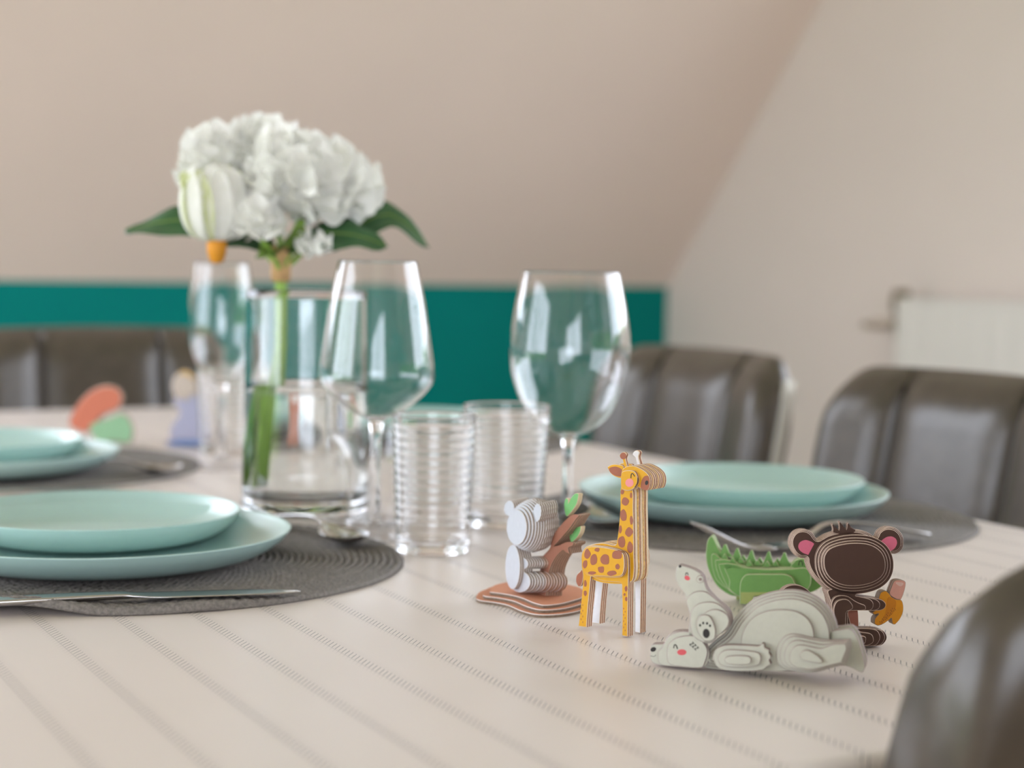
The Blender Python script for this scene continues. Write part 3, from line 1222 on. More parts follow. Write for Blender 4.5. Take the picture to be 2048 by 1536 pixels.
def make_chair():
    e = bpy.data.objects.new('dining_chair', None)
    COL.objects.link(e)
    for s0, s1 in ((-CW, -.0955), (-.0945, .0945), (.0955, CW)):
        v, f = close_panel(s0, s1)
        o = obj('back_panel', v, f, M_LEATH, e, smooth=True)
        weld(o, 1e-6)
    for s in (-.095, .095):
        pts = []
        for z in np.linspace(.46, CT - .02, 14):
            pts.append((s, back_y(z) - .03 * (s / CW) ** 2 - .019, z))
        MB().tube(pts, .0035, 8).obj('seam', M_SEAM, e, smooth=True)
    for sg in (-1, 1):
        rc = .05
        path = [(CW, z) for z in np.linspace(.47, CT - rc, 12)] + [(CW - rc + rc * math.cos(q), CT - rc + rc * math.sin(q)) for q in (.1, .2, .3, .4)]
        vv, ff = [], []
        for i, (x, z) in enumerate(path):
            q = min(1.45, max(0, (z - (CT - rc)) / rc * 1.4))
            ox, oz = math.cos(q), math.sin(q)
            yb = back_y(z) - .03 * (x / CW) ** 2
            for (d, dy) in ((-.002, .002), (.0035, .004), (.0035, .018), (-.002, .02)):
                vv.append((sg * (x + ox * d), yb + dy, z + oz * d))
        n = len(path)
        for j in range(n - 1):
            for k in range(4):
                a, b = 4 * j + k, 4 * j + (k + 1) % 4
                ff.append((a, b, b + 4, a + 4) if sg > 0 else (a, a + 4, b + 4, b))
        ff += [(3, 2, 1, 0), tuple(4 * (n - 1) + k for k in range(4))]
        weld(MB().add(vv, ff).obj('side_trim', M_TRIM, e, smooth=False))
    o = MB().box((-CW, -.43, .40), (CW, .02, .475)).obj('seat', M_LEATH, e)
    bevel(o, .025, 4)
    lg = None
    for sx in (-1, 1):
        for sy in (-.39, .02):
            mb = MB()
            mb.tube([(sx * (CW - .03), sy, .41), (sx * (CW - .012), sy + (.03 if sy > -.2 else -.02), 0)], [.013, .011], 12)
            mb.obj('leg', M_LEGM, e, smooth=True)
    MB().box((-CW + .02, -.40, .385), (CW - .02, .01, .402)).obj('seat_frame', M_LEGM, e)
    return e


GCH = 'leather dining chairs'
ch = make_chair()
ch.location = (1.255, 1.965, 0)
ch.rotation_euler = (0, 0, -math.pi / 2)
tag(ch, 'dark leather dining chair at the right side, the farther of the two', 'chair', GCH)


def put_chair(x, y, rz, label):
    c = copy_tree(ch)
    c.location = (x, y, 0)
    c.rotation_euler = (0, 0, rz)
    tag(c, label, 'chair', GCH)
    return c


put_chair(1.255, 1.45, -math.pi / 2, 'dark leather dining chair right behind the right plates')
put_chair(.685, 2.72, 0, 'dark leather dining chair at the far head of the table')
nc_ = put_chair(.66, .55, math.pi, 'blurred dark leather chair back in the near right corner')
for c_ in [c for c in nc_.children if c.name.startswith('side_trim')]:
    bpy.data.objects.remove(c_)

# ------------------------------------------------------------------ layered cardboard animals
def spl(pts, n=5):
    """closed smooth outline; a point given twice in a row is a sharp corner"""
    pts = [np.array(p, float) for p in pts]
    N = len(pts)
    out = []
    for i in range(N):
        p0, p1, p2, p3 = pts[i - 1], pts[i], pts[(i + 1) % N], pts[(i + 2) % N]
        if np.allclose(p1, p2):
            continue
        m1 = (p2 - p0) / 2 if not np.allclose(p0, p1) else np.zeros(2)
        m2 = (p3 - p1) / 2 if not np.allclose(p2, p3) else np.zeros(2)
        for k in range(n):
            t = k / n
            h00, h10, h01, h11 = 2 * t ** 3 - 3 * t * t + 1, t ** 3 - 2 * t * t + t, -2 * t ** 3 + 3 * t * t, t ** 3 - t * t
            out.append(h00 * p1 + h10 * m1 + h01 * p2 + h11 * m2)
    return np.array(out)


def inset(poly, d):
    """move a sampled outline inwards by d (same units)"""
    p = np.asarray(poly, float)
    nx, pv_ = np.roll(p, -1, 0), np.roll(p, 1, 0)
    t = nx - pv_
    t /= (np.linalg.norm(t, axis=1)[:, None] + 1e-9)
    nrm = np.stack([-t[:, 1], t[:, 0]], 1)
    area = .5 * np.sum(p[:, 0] * nx[:, 1] - nx[:, 0] * p[:, 1])
    return p + nrm * d * (1 if area > 0 else -1)


def ell(cx, cy, rx, ry, n=28, rot=0., jag=0.):
    a = np.linspace(0, 2 * math.pi, n, endpoint=False)
    r = 1 + jag * np.where(np.arange(n) % 2, 1, -1)
    x, y = rx * r * np.cos(a), ry * r * np.sin(a)
    return np.stack([cx + x * math.cos(rot) - y * math.sin(rot), cy + x * math.sin(rot) + y * math.cos(rot)], 1)


class Toy:
    def __init__(s, name, foot, turn, label, zbase=TZ, crop=(0, 0, 1), cat='figurine', flat=True):
        s.O = P(foot[0], foot[1], zbase)
        s.a = math.radians(-YAW - turn)
        s.u = np.array([math.cos(s.a), math.sin(s.a), 0])
        s.v = np.array([-math.sin(s.a), math.cos(s.a), 0])
        s.crop = crop
        s.e = empty(name, s.O, s.a, label, cat, 'layered cardboard animals')
        s.zmin = 0.0
        s.layers = []

    def px(s, pts):
        x0, y0, k = s.crop
        return np.stack([x0 + np.asarray(pts)[:, 0] / k, y0 + np.asarray(pts)[:, 1] / k], 1)

    def loc(s, pts, y):
        """crop pixels -> (across, up) on the layer plane at local depth y"""
        out = []
        for (px, py) in s.px(pts):
            d = ray(px, py)
            t = (y - (CAM - s.O) @ s.v) / (d @ s.v)
            p = CAM + d * t
            out.append(((p - s.O) @ s.u, max(s.zmin, p[2] - s.O[2])))
        return np.array(out)

    def layer(s, pts, y, t, front, core, ply, name='cardboard_layer', uv=False, back=None, parent=None, kind=None, bev=.00032):
        q = np.asarray(pts) if uv else s.loc(pts, y)
        # drop repeated points
        keep = [i for i in range(len(q)) if np.linalg.norm(q[i] - q[i - 1]) > 2e-5]
        q = q[keep]
        nx = np.roll(q, -1, 0)
        if .5 * np.sum(q[:, 0] * nx[:, 1] - nx[:, 0] * q[:, 1]) < 0:
            q = q[::-1]
        n = len(q)
        v = []
        ys = (y, y + t * .22, y + t * .78, y + t)
        # the die-cut edge shows as a fine pale outline round the printed face
        qi = inset(q, min(bev, t * .18)) if bev else q
        for yy in ys:
            v += [(a, yy, b) for a, b in (qi if yy == y else q)]
        f, mi = [tuple(range(n))], [0]
        f.append(tuple(3 * n + i for i in range(n - 1, -1, -1)))
        mi.append(3)
        for r in range(3):
            for i in range(n):
                j = (i + 1) % n
                f.append((r * n + j, r * n + i, (r + 1) * n + i, (r + 1) * n + j))
                mi.append(2 if r != 1 else 1)
        o = obj(name, v, f, [front, core, ply, back or front], parent or s.e, mi=mi)
        s.layers.append((y, q.min(0), q.max(0), o))
        return q

    def prints(s, polys, y, m, name='print', join=False):
        joined = MB() if join else None
        for pl in polys:
            q = s.loc(pl, y - .00012)
            nx = np.roll(q, -1, 0)
            if .5 * np.sum(q[:, 0] * nx[:, 1] - nx[:, 0] * q[:, 1]) < 0:
                q = q[::-1]
            n = len(q)
            v = [(a, y - .00012, b) for a, b in q] + [(a, y + .00005, b) for a, b in q]
            f = [tuple(range(n))] + [(j, i, i + n, j + n) for i in range(n) for j in ((i + 1) % n,)]
            mb = (joined or MB()).add(v, f)
            c = q.mean(0)
            on = [l[3] for l in s.layers if abs(l[0] - y) < 4e-4 and (l[1] <= c).all() and (l[2] >= c).all()]
            host = on[-1] if on else s.e
            if not join:
                mb.obj(name, m, host)
        if join:
            mb.obj(name, m, host, kind='stuff')


def stroke(pts, w):
    p = np.array(smooth_profile(pts, 5) if len(pts) > 2 else pts, float)
    t = np.gradient(p, axis=0)
    t /= np.linalg.norm(t, axis=1)[:, None] + 1e-9
    nrm = np.stack([-t[:, 1], t[:, 0]], 1)
    return np.concatenate([p + nrm * w / 2, (p - nrm * w / 2)[::-1]])


def blob(cx, cy, rx, ry, seed, k=7):
    r_ = np.random.default_rng(seed)
    a = np.linspace(0, 2 * math.pi, k, endpoint=False) + r_.uniform(-.15, .15, k)
    rr = r_.uniform(.85, 1.12, k)
    return spl(np.stack([cx + rx * rr * np.cos(a), cy + ry * rr * np.sin(a)], 1), 4)


def card(name, rgb):
    return mat(name, rgb, .62, noise=.03, scale=300)


M_INK = card('print_black', (40, 36, 34))
M_PINK = card('print_pink', (222, 112, 140))
M_REDC = card('print_red', (214, 90, 96))
M_CARD = card('white_card', (222, 220, 222))

# ---- giraffe
GY, GB = card('giraffe_yellow', (216, 158, 14)), card('giraffe_brown', (158, 92, 66))
GE, GC2 = card('giraffe_ply', (226, 206, 178)), mat('giraffe_core', (150, 98, 72), .8, noise=.35, scale=900)
GCY = mat('giraffe_core_yellow', (206, 160, 84), .8, noise=.3, scale=600)
g = Toy('cardboard_giraffe', (1219, 1262), 38, 'yellow giraffe with brown spots, made of layered cardboard', crop=(1140, 890, 3.838))
t = .00195
torso = spl([(95, 880), (105, 820), (150, 772), (250, 762), (350, 780), (420, 810), (445, 860), (450, 950), (430, 1020), (380, 1055), (280, 1052), (170, 1030), (112, 985), (94, 940)])
bump1 = spl([(95, 870), (108, 815), (150, 781), (250, 786), (345, 803), (398, 825), (414, 870), (414, 950), (394, 1000), (340, 1010), (250, 1006), (160, 1000), (110, 962)])
y = lambda k: -(k + 1) * t
legs = [(88, 930), (92, 860), (110, 805), (150, 776), (250, 776), (350, 795), (420, 820), (445, 862), (449, 950), (448, 1000), (446, 1110), (443, 1300), (441, 1472), (441, 1472), (398, 1463), (398, 1463), (401, 1300), (398, 1130), (392, 1062), (340, 1052), (250, 1044), (178, 1015), (160, 1012), (150, 1110), (136, 1250), (126, 1400), (126, 1400), (64, 1391), (64, 1391), (80, 1245), (94, 1110), (100, 1000)]
core_l = spl([(388, 330), (385, 480), (376, 600), (362, 715), (344, 768), (250, 752), (150, 770), (105, 820), (95, 880), (97, 950), (120, 1000), (200, 1045), (300, 1066), (420, 1066), (478, 1040), (492, 960), (490, 860), (488, 700), (484, 500), (480, 340), (430, 250)])
head_mid = spl([(390, 240), (398, 195), (430, 166), (490, 160), (560, 192), (604, 236), (614, 295), (594, 348), (545, 335), (505, 318), (480, 345), (430, 352), (392, 330)])
cheek = spl([(390, 240), (402, 205), (440, 195), (490, 202), (514, 240), (516, 290), (492, 330), (450, 350), (410, 342), (391, 320)])
horn = spl([(380, 88), (388, 64), (415, 54), (434, 72), (426, 108), (440, 166), (416, 168), (402, 112)])
ear_o = spl([(285, 170), (285, 170), (320, 150), (370, 150), (412, 168), (402, 250), (350, 245), (308, 215)])
tail_o = spl([(92, 955), (102, 1000), (90, 1068), (66, 1088), (45, 1050), (50, 1000), (76, 972)])
LG = (g.layer, GY, GC2, GE)


def gl(pts, k, name='cardboard_layer', front=GY, back=None, **kw):
    return g.layer(pts, y(k), t, front, GC2, GE, name, back=back, **kw)


gl(bump1, 6, 'body_layer')
gl(inset(bump1, -9), 5, 'body_layer')
lo = gl(spl(legs), 4, 'leg_layer')
for k in (3, 2):
    g.layer(lo, y(k), t, GY, GC2, GE, 'leg_layer', uv=True, back=M_CARD)
co_ = gl(core_l, 3, 'neck_layer')
for k in range(-4, 3):
    g.layer(co_, y(k), t, GY, (GC2, GCY, GE)[(k * 7) % 3], (GE, GCY)[k % 2], 'neck_layer', uv=True)
hm = gl(head_mid, 4, 'head_layer')
for k in range(-4, 4):
    dz = (0, .0006)[k % 2]
    g.layer(hm + np.array([0, 0]) * dz if k % 3 else inset(hm, .0006), y(k), t, GY, GC2, GE, 'head_layer', uv=True)
ck = gl(cheek, 5, 'cheek_layer')
g.layer(ck, y(-5), t, GY, GC2, GE, 'cheek_layer', uv=True)
ho = gl(horn, 3, 'horn_layer', front=GY)
g.layer(ho, y(-4), t * 1.5, M_CARD, GC2, GE, 'horn_layer', uv=True)
eo = gl(ear_o, 2, 'ear_layer')
g.layer(eo, y(-3), t, GY, GC2, GE, 'ear_layer', uv=True)
to = gl(tail_o, 1, 'tail_layer', front=GB)
for k in (-3, -4, -5):
    g.layer(lo, y(k), t, M_CARD, GC2, GE, 'leg_layer', uv=True)
bo = g.loc(bump1, y(6))
g.layer(inset(bo, -.0008), y(-6), t, GY, GC2, GE, 'body_layer', uv=True)
g.layer(bo, y(-7), t, GY, GC2, GE, 'body_layer', uv=True)
spots_body = [(132, 834, 25, 36), (208, 805, 19, 17), (182, 880, 30, 43), (268, 880, 36, 43), (362, 842, 40, 34), (116, 915, 19, 30), (237, 957, 25, 27), (363, 933, 17, 22), (168, 982, 34, 14), (318, 984, 36, 22)]
g.prints([blob(*s, i) for i, s in enumerate(spots_body)], y(6), GB, 'spot')
spots_neck = [(423, 432, 27, 34), (410, 540, 28, 42), (452, 668, 30, 38), (396, 742, 30, 46), (462, 785, 24, 42), (402, 362, 13, 20), (468, 388, 9, 22), (386, 648, 13, 28), (471, 578, 12, 34)]
g.prints([blob(*s, i + 20) for i, s in enumerate(spots_neck)], y(3), GB, 'spot')
spots_leg = [(117, 1062, 12, 26), (117, 1138, 12, 22), (430, 1105, 10, 22), (432, 1182, 9, 18), (418, 1148, 8, 10)]
g.prints([blob(*s, i + 40) for i, s in enumerate(spots_leg)], y(4), GB, 'spot')
g.prints([stroke([(85 + (i * 13) % 26, 1200 + i * 22), (84 + (i * 13) % 26, 1212 + i * 22)], 4) for i in range(8)] +
         [stroke([(412 + (i * 11) % 22, 1250 + i * 24), (411 + (i * 11) % 22, 1262 + i * 24)], 4) for i in range(8)], y(4), GB, 'leg_specks', join=True)
g.prints([spl([(572, 240), (602, 240), (611, 295), (593, 346), (546, 333), (543, 300), (552, 268)])], y(4), GB, 'muzzle_print')
g.prints([ell(588, 290, 12, 18, 16, .2)], y(4) - .0001, M_INK, 'nostril_print')
g.prints([ell(456, 290, 31, 32)], y(5), card('print_blush', (226, 140, 140)), 'cheek_print')
g.prints([stroke([(467, 255), (470, 225), (482, 220), (496, 242)], 6), stroke([(497, 325), (516, 290), (520, 250)], 4)], y(5), M_INK, 'eye_print')
g.prints([spl([(302, 178), (350, 166), (396, 190), (390, 240), (340, 232), (308, 208)])], y(2), GB, 'ear_print')
g.prints([ell(408, 84, 24, 26)], y(3), GB, 'horn_print')

# ---- monkey
MK, MC, MP = card('monkey_brown', (78, 52, 42)), mat('monkey_core', (112, 84, 70), .8, noise=.25, scale=900), card('monkey_ply', (214, 190, 174))
mk = Toy('cardboard_monkey', (1735, 1291), -12, 'dark brown monkey with pink ears holding a banana, layered cardboard', crop=(1560, 1020, 5.296))
t = .0018
y = lambda k: -(k + 1) * t
sil = spl([(275, 515), (220, 510), (170, 482), (130, 430), (108, 370), (112, 300), (150, 237), (210, 206), (280, 206), (340, 240), (392, 305), (440, 288), (500, 255), (600, 225), (740, 205), (870, 218), (950, 248), (1008, 288), (1040, 230), (1090, 190), (1150, 176), (1220, 190), (1280, 240), (1308, 310), (1304, 390), (1270, 440), (1222, 464), (1172, 474), (1170, 580), (1140, 680), (1080, 770), (1000, 830), (900, 868), (790, 888), (640, 885), (520, 862), (440, 800), (370, 730), (310, 640), (282, 560)])
oval = spl([(300, 560), (330, 430), (420, 325), (560, 262), (740, 236), (920, 260), (1060, 340), (1140, 440), (1165, 560), (1140, 680), (1060, 780), (930, 842), (760, 870), (600, 858), (470, 800), (370, 715)])
disc = spl([(465, 560), (475, 480), (530, 410), (650, 366), (800, 350), (950, 366), (1060, 430), (1110, 520), (1115, 620), (1080, 700), (1000, 760), (880, 796), (740, 805), (620, 780), (530, 720), (480, 640)])
oval_r = ell(0, 0, 1, 1, len(disc))


def ml(pts, k, name='cardboard_layer', front=MK, th=t, **kw):
    return mk.layer(pts, y(k), th, front, MC, MP, name, **kw)


ml(disc, 7, 'head_layer')
ml(inset(disc, -26), 6, 'head_layer')
ml(inset(disc, -56), 5, 'head_layer')
ml(inset(disc, -88), 4, 'head_layer')
ml(inset(sil, 26), 3, 'ear_layer')
ml(inset(sil, 12), 2, 'ear_layer')
so_ = ml(sil, 1, 'ear_layer')
mk.layer(so_, y(0), t, MK, MC, MP, 'ear_layer', uv=True)
mk.layer(inset(so_, .001), y(-1), t, MK, MC, MP, 'ear_layer', uv=True)
od = mk.loc(disc, y(7))
for i, k in enumerate((-2, -3, -4)):
    mk.layer(inset(od, -.0035 + .0016 * i), y(k), t, MK, MC, MP, 'head_layer', uv=True)
hair = spl([(570, 240), (562, 200), (546, 146), (546, 146), (590, 190), (625, 218), (625, 218), (632, 180), (622, 120), (622, 120), (665, 175), (706, 212), (706, 212), (712, 180), (715, 136), (715, 136), (745, 180), (800, 225), (700, 260)], 3)
ml(hair, 3, 'hair_layer', bev=.00008)
ml(hair + np.array([6, -4]), 1, 'hair_layer', bev=.00008)
mk.prints([spl([(195, 380), (215, 340), (270, 318), (330, 335), (362, 358), (362, 358), (332, 415), (300, 475), (300, 475), (245, 455), (205, 420)]),
           spl([(1070, 330), (1070, 330), (1100, 305), (1140, 284), (1190, 282), (1230, 310), (1238, 360), (1210, 410), (1160, 440), (1160, 440), (1120, 385)])], y(3), M_PINK, 'inner_ear_print')
body = [(540, 840), (505, 870), (530, 950), (552, 1060), (570, 1160), (590, 1280), (620, 1380), (690, 1440), (850, 1442), (1000, 1442), (1080, 1430), (1125, 1382), (1131, 1330), (1092, 1276), (1000, 1256), (840, 1252), (765, 1232), (735, 1150), (728, 1072), (860, 1066), (980, 1066), (1060, 1064), (1110, 1040), (1121, 992), (1080, 952), (1000, 932), (880, 915), (800, 905), (840, 860), (700, 820)]


def limb(ax, fx):
    """body layer whose arm reaches ax and whose foot reaches fx (crop pixels)"""
    q = []
    for (x, yy) in body:
        if x > 850 and yy < 1070 and yy > 900:
            x = 760 + (x - 760) * (ax - 760) / 361
        if x > 800 and yy > 1240:
            x = 720 + (x - 720) * (fx - 720) / 411
        q.append((x, yy))
    return spl(q)


b0 = ml(limb(1121, 1131), 2, 'body_layer')
for k in (1, 0, -1):
    mk.layer(b0, y(k), t, MK, MC, MP, 'body_layer', uv=True)
ml(limb(1060, 1110), 3, 'body_layer')
ml(limb(990, 1060), 4, 'body_layer')
ml(spl([(545, 1000), (575, 930), (640, 905), (720, 915), (790, 960), (850, 990), (900, 1010), (910, 1050), (870, 1064), (800, 1066), (735, 1070), (720, 1100), (722, 1220), (760, 1258), (850, 1290), (960, 1310), (992, 1360), (980, 1410), (900, 1438), (700, 1436), (620, 1370), (590, 1270), (560, 1120)]), 5, 'body_layer')
ml(spl([(570, 1040), (600, 972), (660, 946), (720, 952), (765, 1000), (772, 1042), (735, 1066), (704, 1090), (698, 1230), (720, 1290), (820, 1325), (900, 1340), (912, 1375), (880, 1420), (700, 1420), (630, 1350), (600, 1240), (575, 1130)]), 6, 'body_layer')
ml(spl([(690, 1050), (800, 1050), (822, 1060), (830, 1150), (826, 1262), (760, 1262), (690, 1250)]), -1.5, 'belly_layer', front=card('monkey_belly', (196, 128, 108)), th=t * .45)
for s_, k in ((1, -2), (1, -3)):
    mk.layer(inset(b0, .0008), y(k), t, MK, MC, MP, 'body_layer', uv=True)
tail = spl([(20, 852), (80, 806), (160, 792), (250, 815), (330, 880), (375, 960), (420, 1060), (500, 1160), (580, 1200), (590, 1280), (480, 1240), (385, 1150), (330, 1050), (270, 960), (180, 905), (70, 890), (20, 905)])
tl = ml(tail, -2, 'tail_layer')
mk.layer(tl, y(-3), t, MK, MC, MP, 'tail_layer', uv=True)
BN, BC = card('banana_yellow', (226, 150, 22)), card('banana_core', (150, 130, 112))
peel = spl([(1045, 932), (1070, 872), (1120, 856), (1158, 885), (1185, 922), (1232, 945), (1284, 952), (1306, 1000), (1305, 1080), (1270, 1160), (1222, 1212), (1222, 1212), (1192, 1206), (1180, 1150), (1165, 1160), (1100, 1205), (1040, 1226), (1000, 1205), (1000, 1205), (1005, 1150), (1045, 1100), (1000, 1110), (975, 1082), (975, 1082), (1030, 1040)])
for k in (1, 0, -1):
    q_ = mk.layer(peel, y(k), t, BN, BC, BC, 'banana_peel_layer') if k == 1 else mk.layer(q_, y(k), t, BN, BC, BC, 'banana_peel_layer', uv=True)
fruit = spl([(1160, 890), (1185, 800), (1212, 750), (1268, 738), (1326, 756), (1332, 800), (1312, 880), (1278, 952), (1220, 940)])
for k in (0, -1):
    fq = mk.layer(fruit, y(k) - (t * .5 if k == 0 else 0), t, card('banana_flesh', (222, 164, 150)), BC, BC, 'banana_fruit_layer') if k == 0 else mk.layer(fq, y(k), t, MATS['banana_flesh'], BC, BC, 'banana_fruit_layer', uv=True)
mk.prints([spl([(1226, 775), (1240, 765), (1300, 770), (1305, 790), (1280, 808), (1255, 800)])], y(0) - t * .5, card('banana_tip', (232, 196, 186)), 'banana_tip_print')
mk.prints([ell(1064 + 15 * i + 9 * r_, 1196 - 15.5 * i + 13 * r_ + (i * 5 % 3) * 2, 3.2, 4.6, 8) for i in range(11) for r_ in (-1, 0, 1) if (i + r_) % 3], y(1), M_INK, 'banana_print', join=True)
mk.prints([spl([(1140, 935), (1180, 925), (1225, 960), (1225, 1020), (1190, 1100), (1100, 1180), (1050, 1205), (1110, 1110), (1130, 1010)])], y(1) + .00004, card('banana_dark_yellow', (206, 128, 16)), 'banana_fold_print')  # darker yellow printed along the fold of the peel

# ---- polar bear with cub
PB, PC, PP = card('bear_white', (196, 195, 180)), mat('bear_core', (138, 118, 112), .8, noise=.2, scale=900), card('bear_ply', (178, 164, 158))
pb_ = Toy('cardboard_polar_bear', (1500, 1344), 17, 'white polar bear lying down with a cub on its head, layered cardboard', crop=(1280, 1130, 4.452))
t = .002
y = lambda k: -(k + 1) * t


def bl(pts, k, name='cardboard_layer', front=PB, **kw):
    return pb_.layer(pts, y(k), t, front, PC, PP, name, **kw)


dome4 = [(560, 905), (545, 830), (580, 760), (660, 680), (760, 600), (830, 490), (900, 402), (1000, 312), (1120, 258), (1260, 228), (1400, 228), (1540, 272), (1640, 342), (1710, 432), (1752, 540), (1764, 660), (1740, 780), (1680, 880), (1560, 955), (1400, 952), (1100, 945), (700, 935)]
dome1 = [(900, 700), (920, 590), (990, 482), (1100, 420), (1230, 400), (1370, 410), (1470, 460), (1530, 540), (1548, 640), (1540, 760), (1480, 900), (1300, 945), (1050, 940), (920, 880)]


def dlerp(q):
    d4 = spl(dome4)
    return inset(d4, q)


dq = bl(spl(dome4), 0, 'body_layer')
bl(dlerp(24), 1, 'body_layer')
bl(dlerp(50), 2, 'body_layer')
bl(dlerp(78), 3, 'body_layer')
d1 = bl(spl(dome1), 4, 'body_layer')
for i, k in enumerate((-1, -2, -3)):
    pb_.layer(inset(dq, .0014 * (i + .0)), y(k), t, PB, PC, PP, 'body_layer', uv=True)
pb_.layer(d1, y(-4), t, PB, PC, PP, 'body_layer', uv=True)
A1 = spl([(650, 820), (670, 760), (720, 726), (800, 713), (960, 717), (1055, 722), (1085, 700), (1107, 708), (1112, 738), (1150, 756), (1150, 785), (1168, 820), (1150, 850), (1166, 885), (1135, 900), (1100, 930), (1000, 946), (850, 946), (740, 935), (680, 900)])
bl(A1, 6, 'foreleg_layer')
a1q = pb_.loc(A1, y(6))
pb_.layer(a1q, y(5), t, PB, PC, PP, 'foreleg_layer', uv=True)
bl(spl([(690, 830), (720, 780), (780, 756), (900, 760), (1030, 776), (1070, 802), (1075, 850), (1050, 890), (950, 910), (800, 910), (720, 890)]), 7, 'foreleg_layer')
bl(spl([(750, 842), (780, 816), (850, 808), (950, 812), (985, 832), (985, 870), (950, 888), (830, 888), (770, 876)]), 8, 'foreleg_layer')
H1 = [(1215, 830), (1225, 730), (1270, 650), (1340, 616), (1420, 622), (1520, 645), (1640, 664), (1760, 668), (1870, 660), (1870, 660), (1882, 720), (1862, 790), (1835, 885), (1835, 885), (1700, 920), (1560, 958), (1450, 960), (1330, 940), (1250, 900)]
h1 = bl(spl(H1), 5, 'hind_leg_layer')
for i, (k, q) in enumerate(((6, .09), (7, .2), (8, .33))):
    c_ = np.array([1560, 820.])
    pts = []
    for (x_, y_) in H1:
        if x_ > 1700:
            pts.append((x_ - 14 * (i + 1), y_ + (c_[1] - y_) * q * .8))
        else:
            pts.append((c_[0] + (x_ - c_[0]) * (1 - q), c_[1] + 10 * i + (y_ - c_[1]) * (1 - q * 1.15)))
    bl(spl(pts), k, 'hind_leg_layer')
bl(spl([(1420, 800), (1450, 766), (1500, 762), (1570, 800), (1622, 850), (1602, 875), (1520, 866), (1442, 840)]), 9, 'hind_leg_layer')
ff = spl([(1560, 700), (1680, 600), (1770, 580), (1870, 572), (1930, 640), (1972, 760), (2000, 880), (1990, 948), (1962, 955), (1900, 925), (1830, 900), (1700, 880)])
fq = bl(ff, 2, 'hind_foot_layer')
for k in (1, -3, -4):
    pb_.layer(fq, y(k), t, PB, PC, PP, 'hind_foot_layer', uv=True)
pb_.layer(a1q, y(-5), t, PB, PC, PP, 'foreleg_layer', uv=True)
pb_.layer(h1, y(-5), t, PB, PC, PP, 'hind_leg_layer', uv=True)
headf = spl([(240, 830), (240, 760), (258, 700), (320, 652), (410, 632), (500, 640), (570, 700), (600, 770), (580, 860), (540, 915), (400, 908), (300, 896), (255, 875)])
headm = spl([(160, 840), (162, 770), (200, 730), (240, 650), (300, 610), (380, 592), (480, 610), (580, 690), (620, 800), (560, 915), (300, 905), (200, 892), (168, 870)])
headb = spl([(90, 800), (94, 732), (120, 706), (210, 700), (236, 645), (290, 600), (360, 588), (440, 600), (560, 680), (600, 800), (560, 918), (300, 908), (150, 888), (98, 852)])
bl(headf, 4, 'head_layer')
bl(headm, 3, 'head_layer')
hb = bl(headb, 2, 'head_layer')
for k in (1, 0, -1, -2, -3):
    pb_.layer(inset(hb, .0012 * max(0, -k)), y(k), t, PB, PC, PP, 'head_layer', uv=True)
c1 = spl([(350, 2), (420, 18), (500, 50), (556, 96), (582, 180), (610, 235), (700, 330), (770, 384), (805, 450), (810, 522), (780, 575), (700, 625), (640, 690), (560, 700), (470, 660), (430, 600), (440, 450), (412, 335), (398, 262), (340, 180), (314, 100), (322, 30)])
cq = bl(c1, 3, 'cub_layer')
for k in (2, 1, 0, -1, -2):
    pb_.layer(inset(cq, .0009 * max(0, 1 - k)), y(k), t, PB, PC, PP, 'cub_layer', uv=True)
bl(spl([(412, 330), (440, 270), (500, 238), (570, 238), (630, 272), (720, 345), (788, 420), (800, 520), (760, 582), (660, 650), (560, 692), (455, 610), (446, 450)]), 4, 'cub_layer')
bl(spl([(448, 450), (490, 365), (580, 332), (680, 344), (768, 412), (792, 500), (750, 582), (660, 645), (560, 684), (465, 610)]), 5, 'cub_layer')
bl(spl([(560, 460), (620, 405), (700, 402), (778, 450), (790, 522), (742, 592), (660, 645), (590, 620)]), 6, 'cub_layer')
bl(spl([(505, 520), (525, 462), (570, 445), (620, 460), (655, 520), (672, 590), (664, 650), (630, 676), (580, 676), (540, 640), (512, 580)]), 7, 'cub_foot_layer')
pb_.prints([ell(590, 610, 31, 42, 20, -.1)] + [ell(a, b, 9.5, 12, 12) for a, b in ((535, 537), (563, 517), (597, 520), (623, 541))], y(7), M_INK, 'paw_print')
pb_.prints([ell(372, 777, 41, 26)], y(4), M_REDC, 'cheek_print')
pb_.prints([stroke([(300, 742), (306, 712), (322, 716), (334, 748)], 9)], y(4), M_INK, 'eye_print')
# the small sleeping mark: three letters Z on a slant
zz = []
for i, (ox, oy) in enumerate(((452, 697), (474, 716), (496, 737))):
    d_, u_ = np.array([.67, .74]), np.array([.74, -.67])
    o_ = np.array([ox, oy], float)
    A_, B_, C_, D_ = o_ + u_ * 18, o_ + u_ * 18 + d_ * 19, o_ - u_ * 14, o_ - u_ * 14 + d_ * 19
    zz += [stroke([A_, B_], 6), stroke([B_, C_], 6), stroke([C_, D_], 6)]
for i_, z_ in enumerate(zz):
    pass
pb_.prints(zz, y(4) - .0001, M_INK, 'lettering_print', join=True)
pb_.prints([ell(118, 752, 26, 20, 18, -.4), stroke([(90, 808), (125, 815), (140, 800)], 3)], y(2), M_INK, 'nose_print')
pb_.prints([ell(356, 12, 12, 13, 12), stroke([(405, 92), (410, 72), (422, 72), (428, 90)], 7)], y(3), M_INK, 'cub_face_print')
pb_.prints([ell(420, 116, 26, 20, 18, .5)], y(3), M_REDC, 'cub_cheek_print')
bl(ell(534, 128, 34, 34, 20), 4, 'cub_ear_layer')
pb_.prints([ell(538, 128, 15, 14, 14)], y(4), PC, 'cub_ear_print')

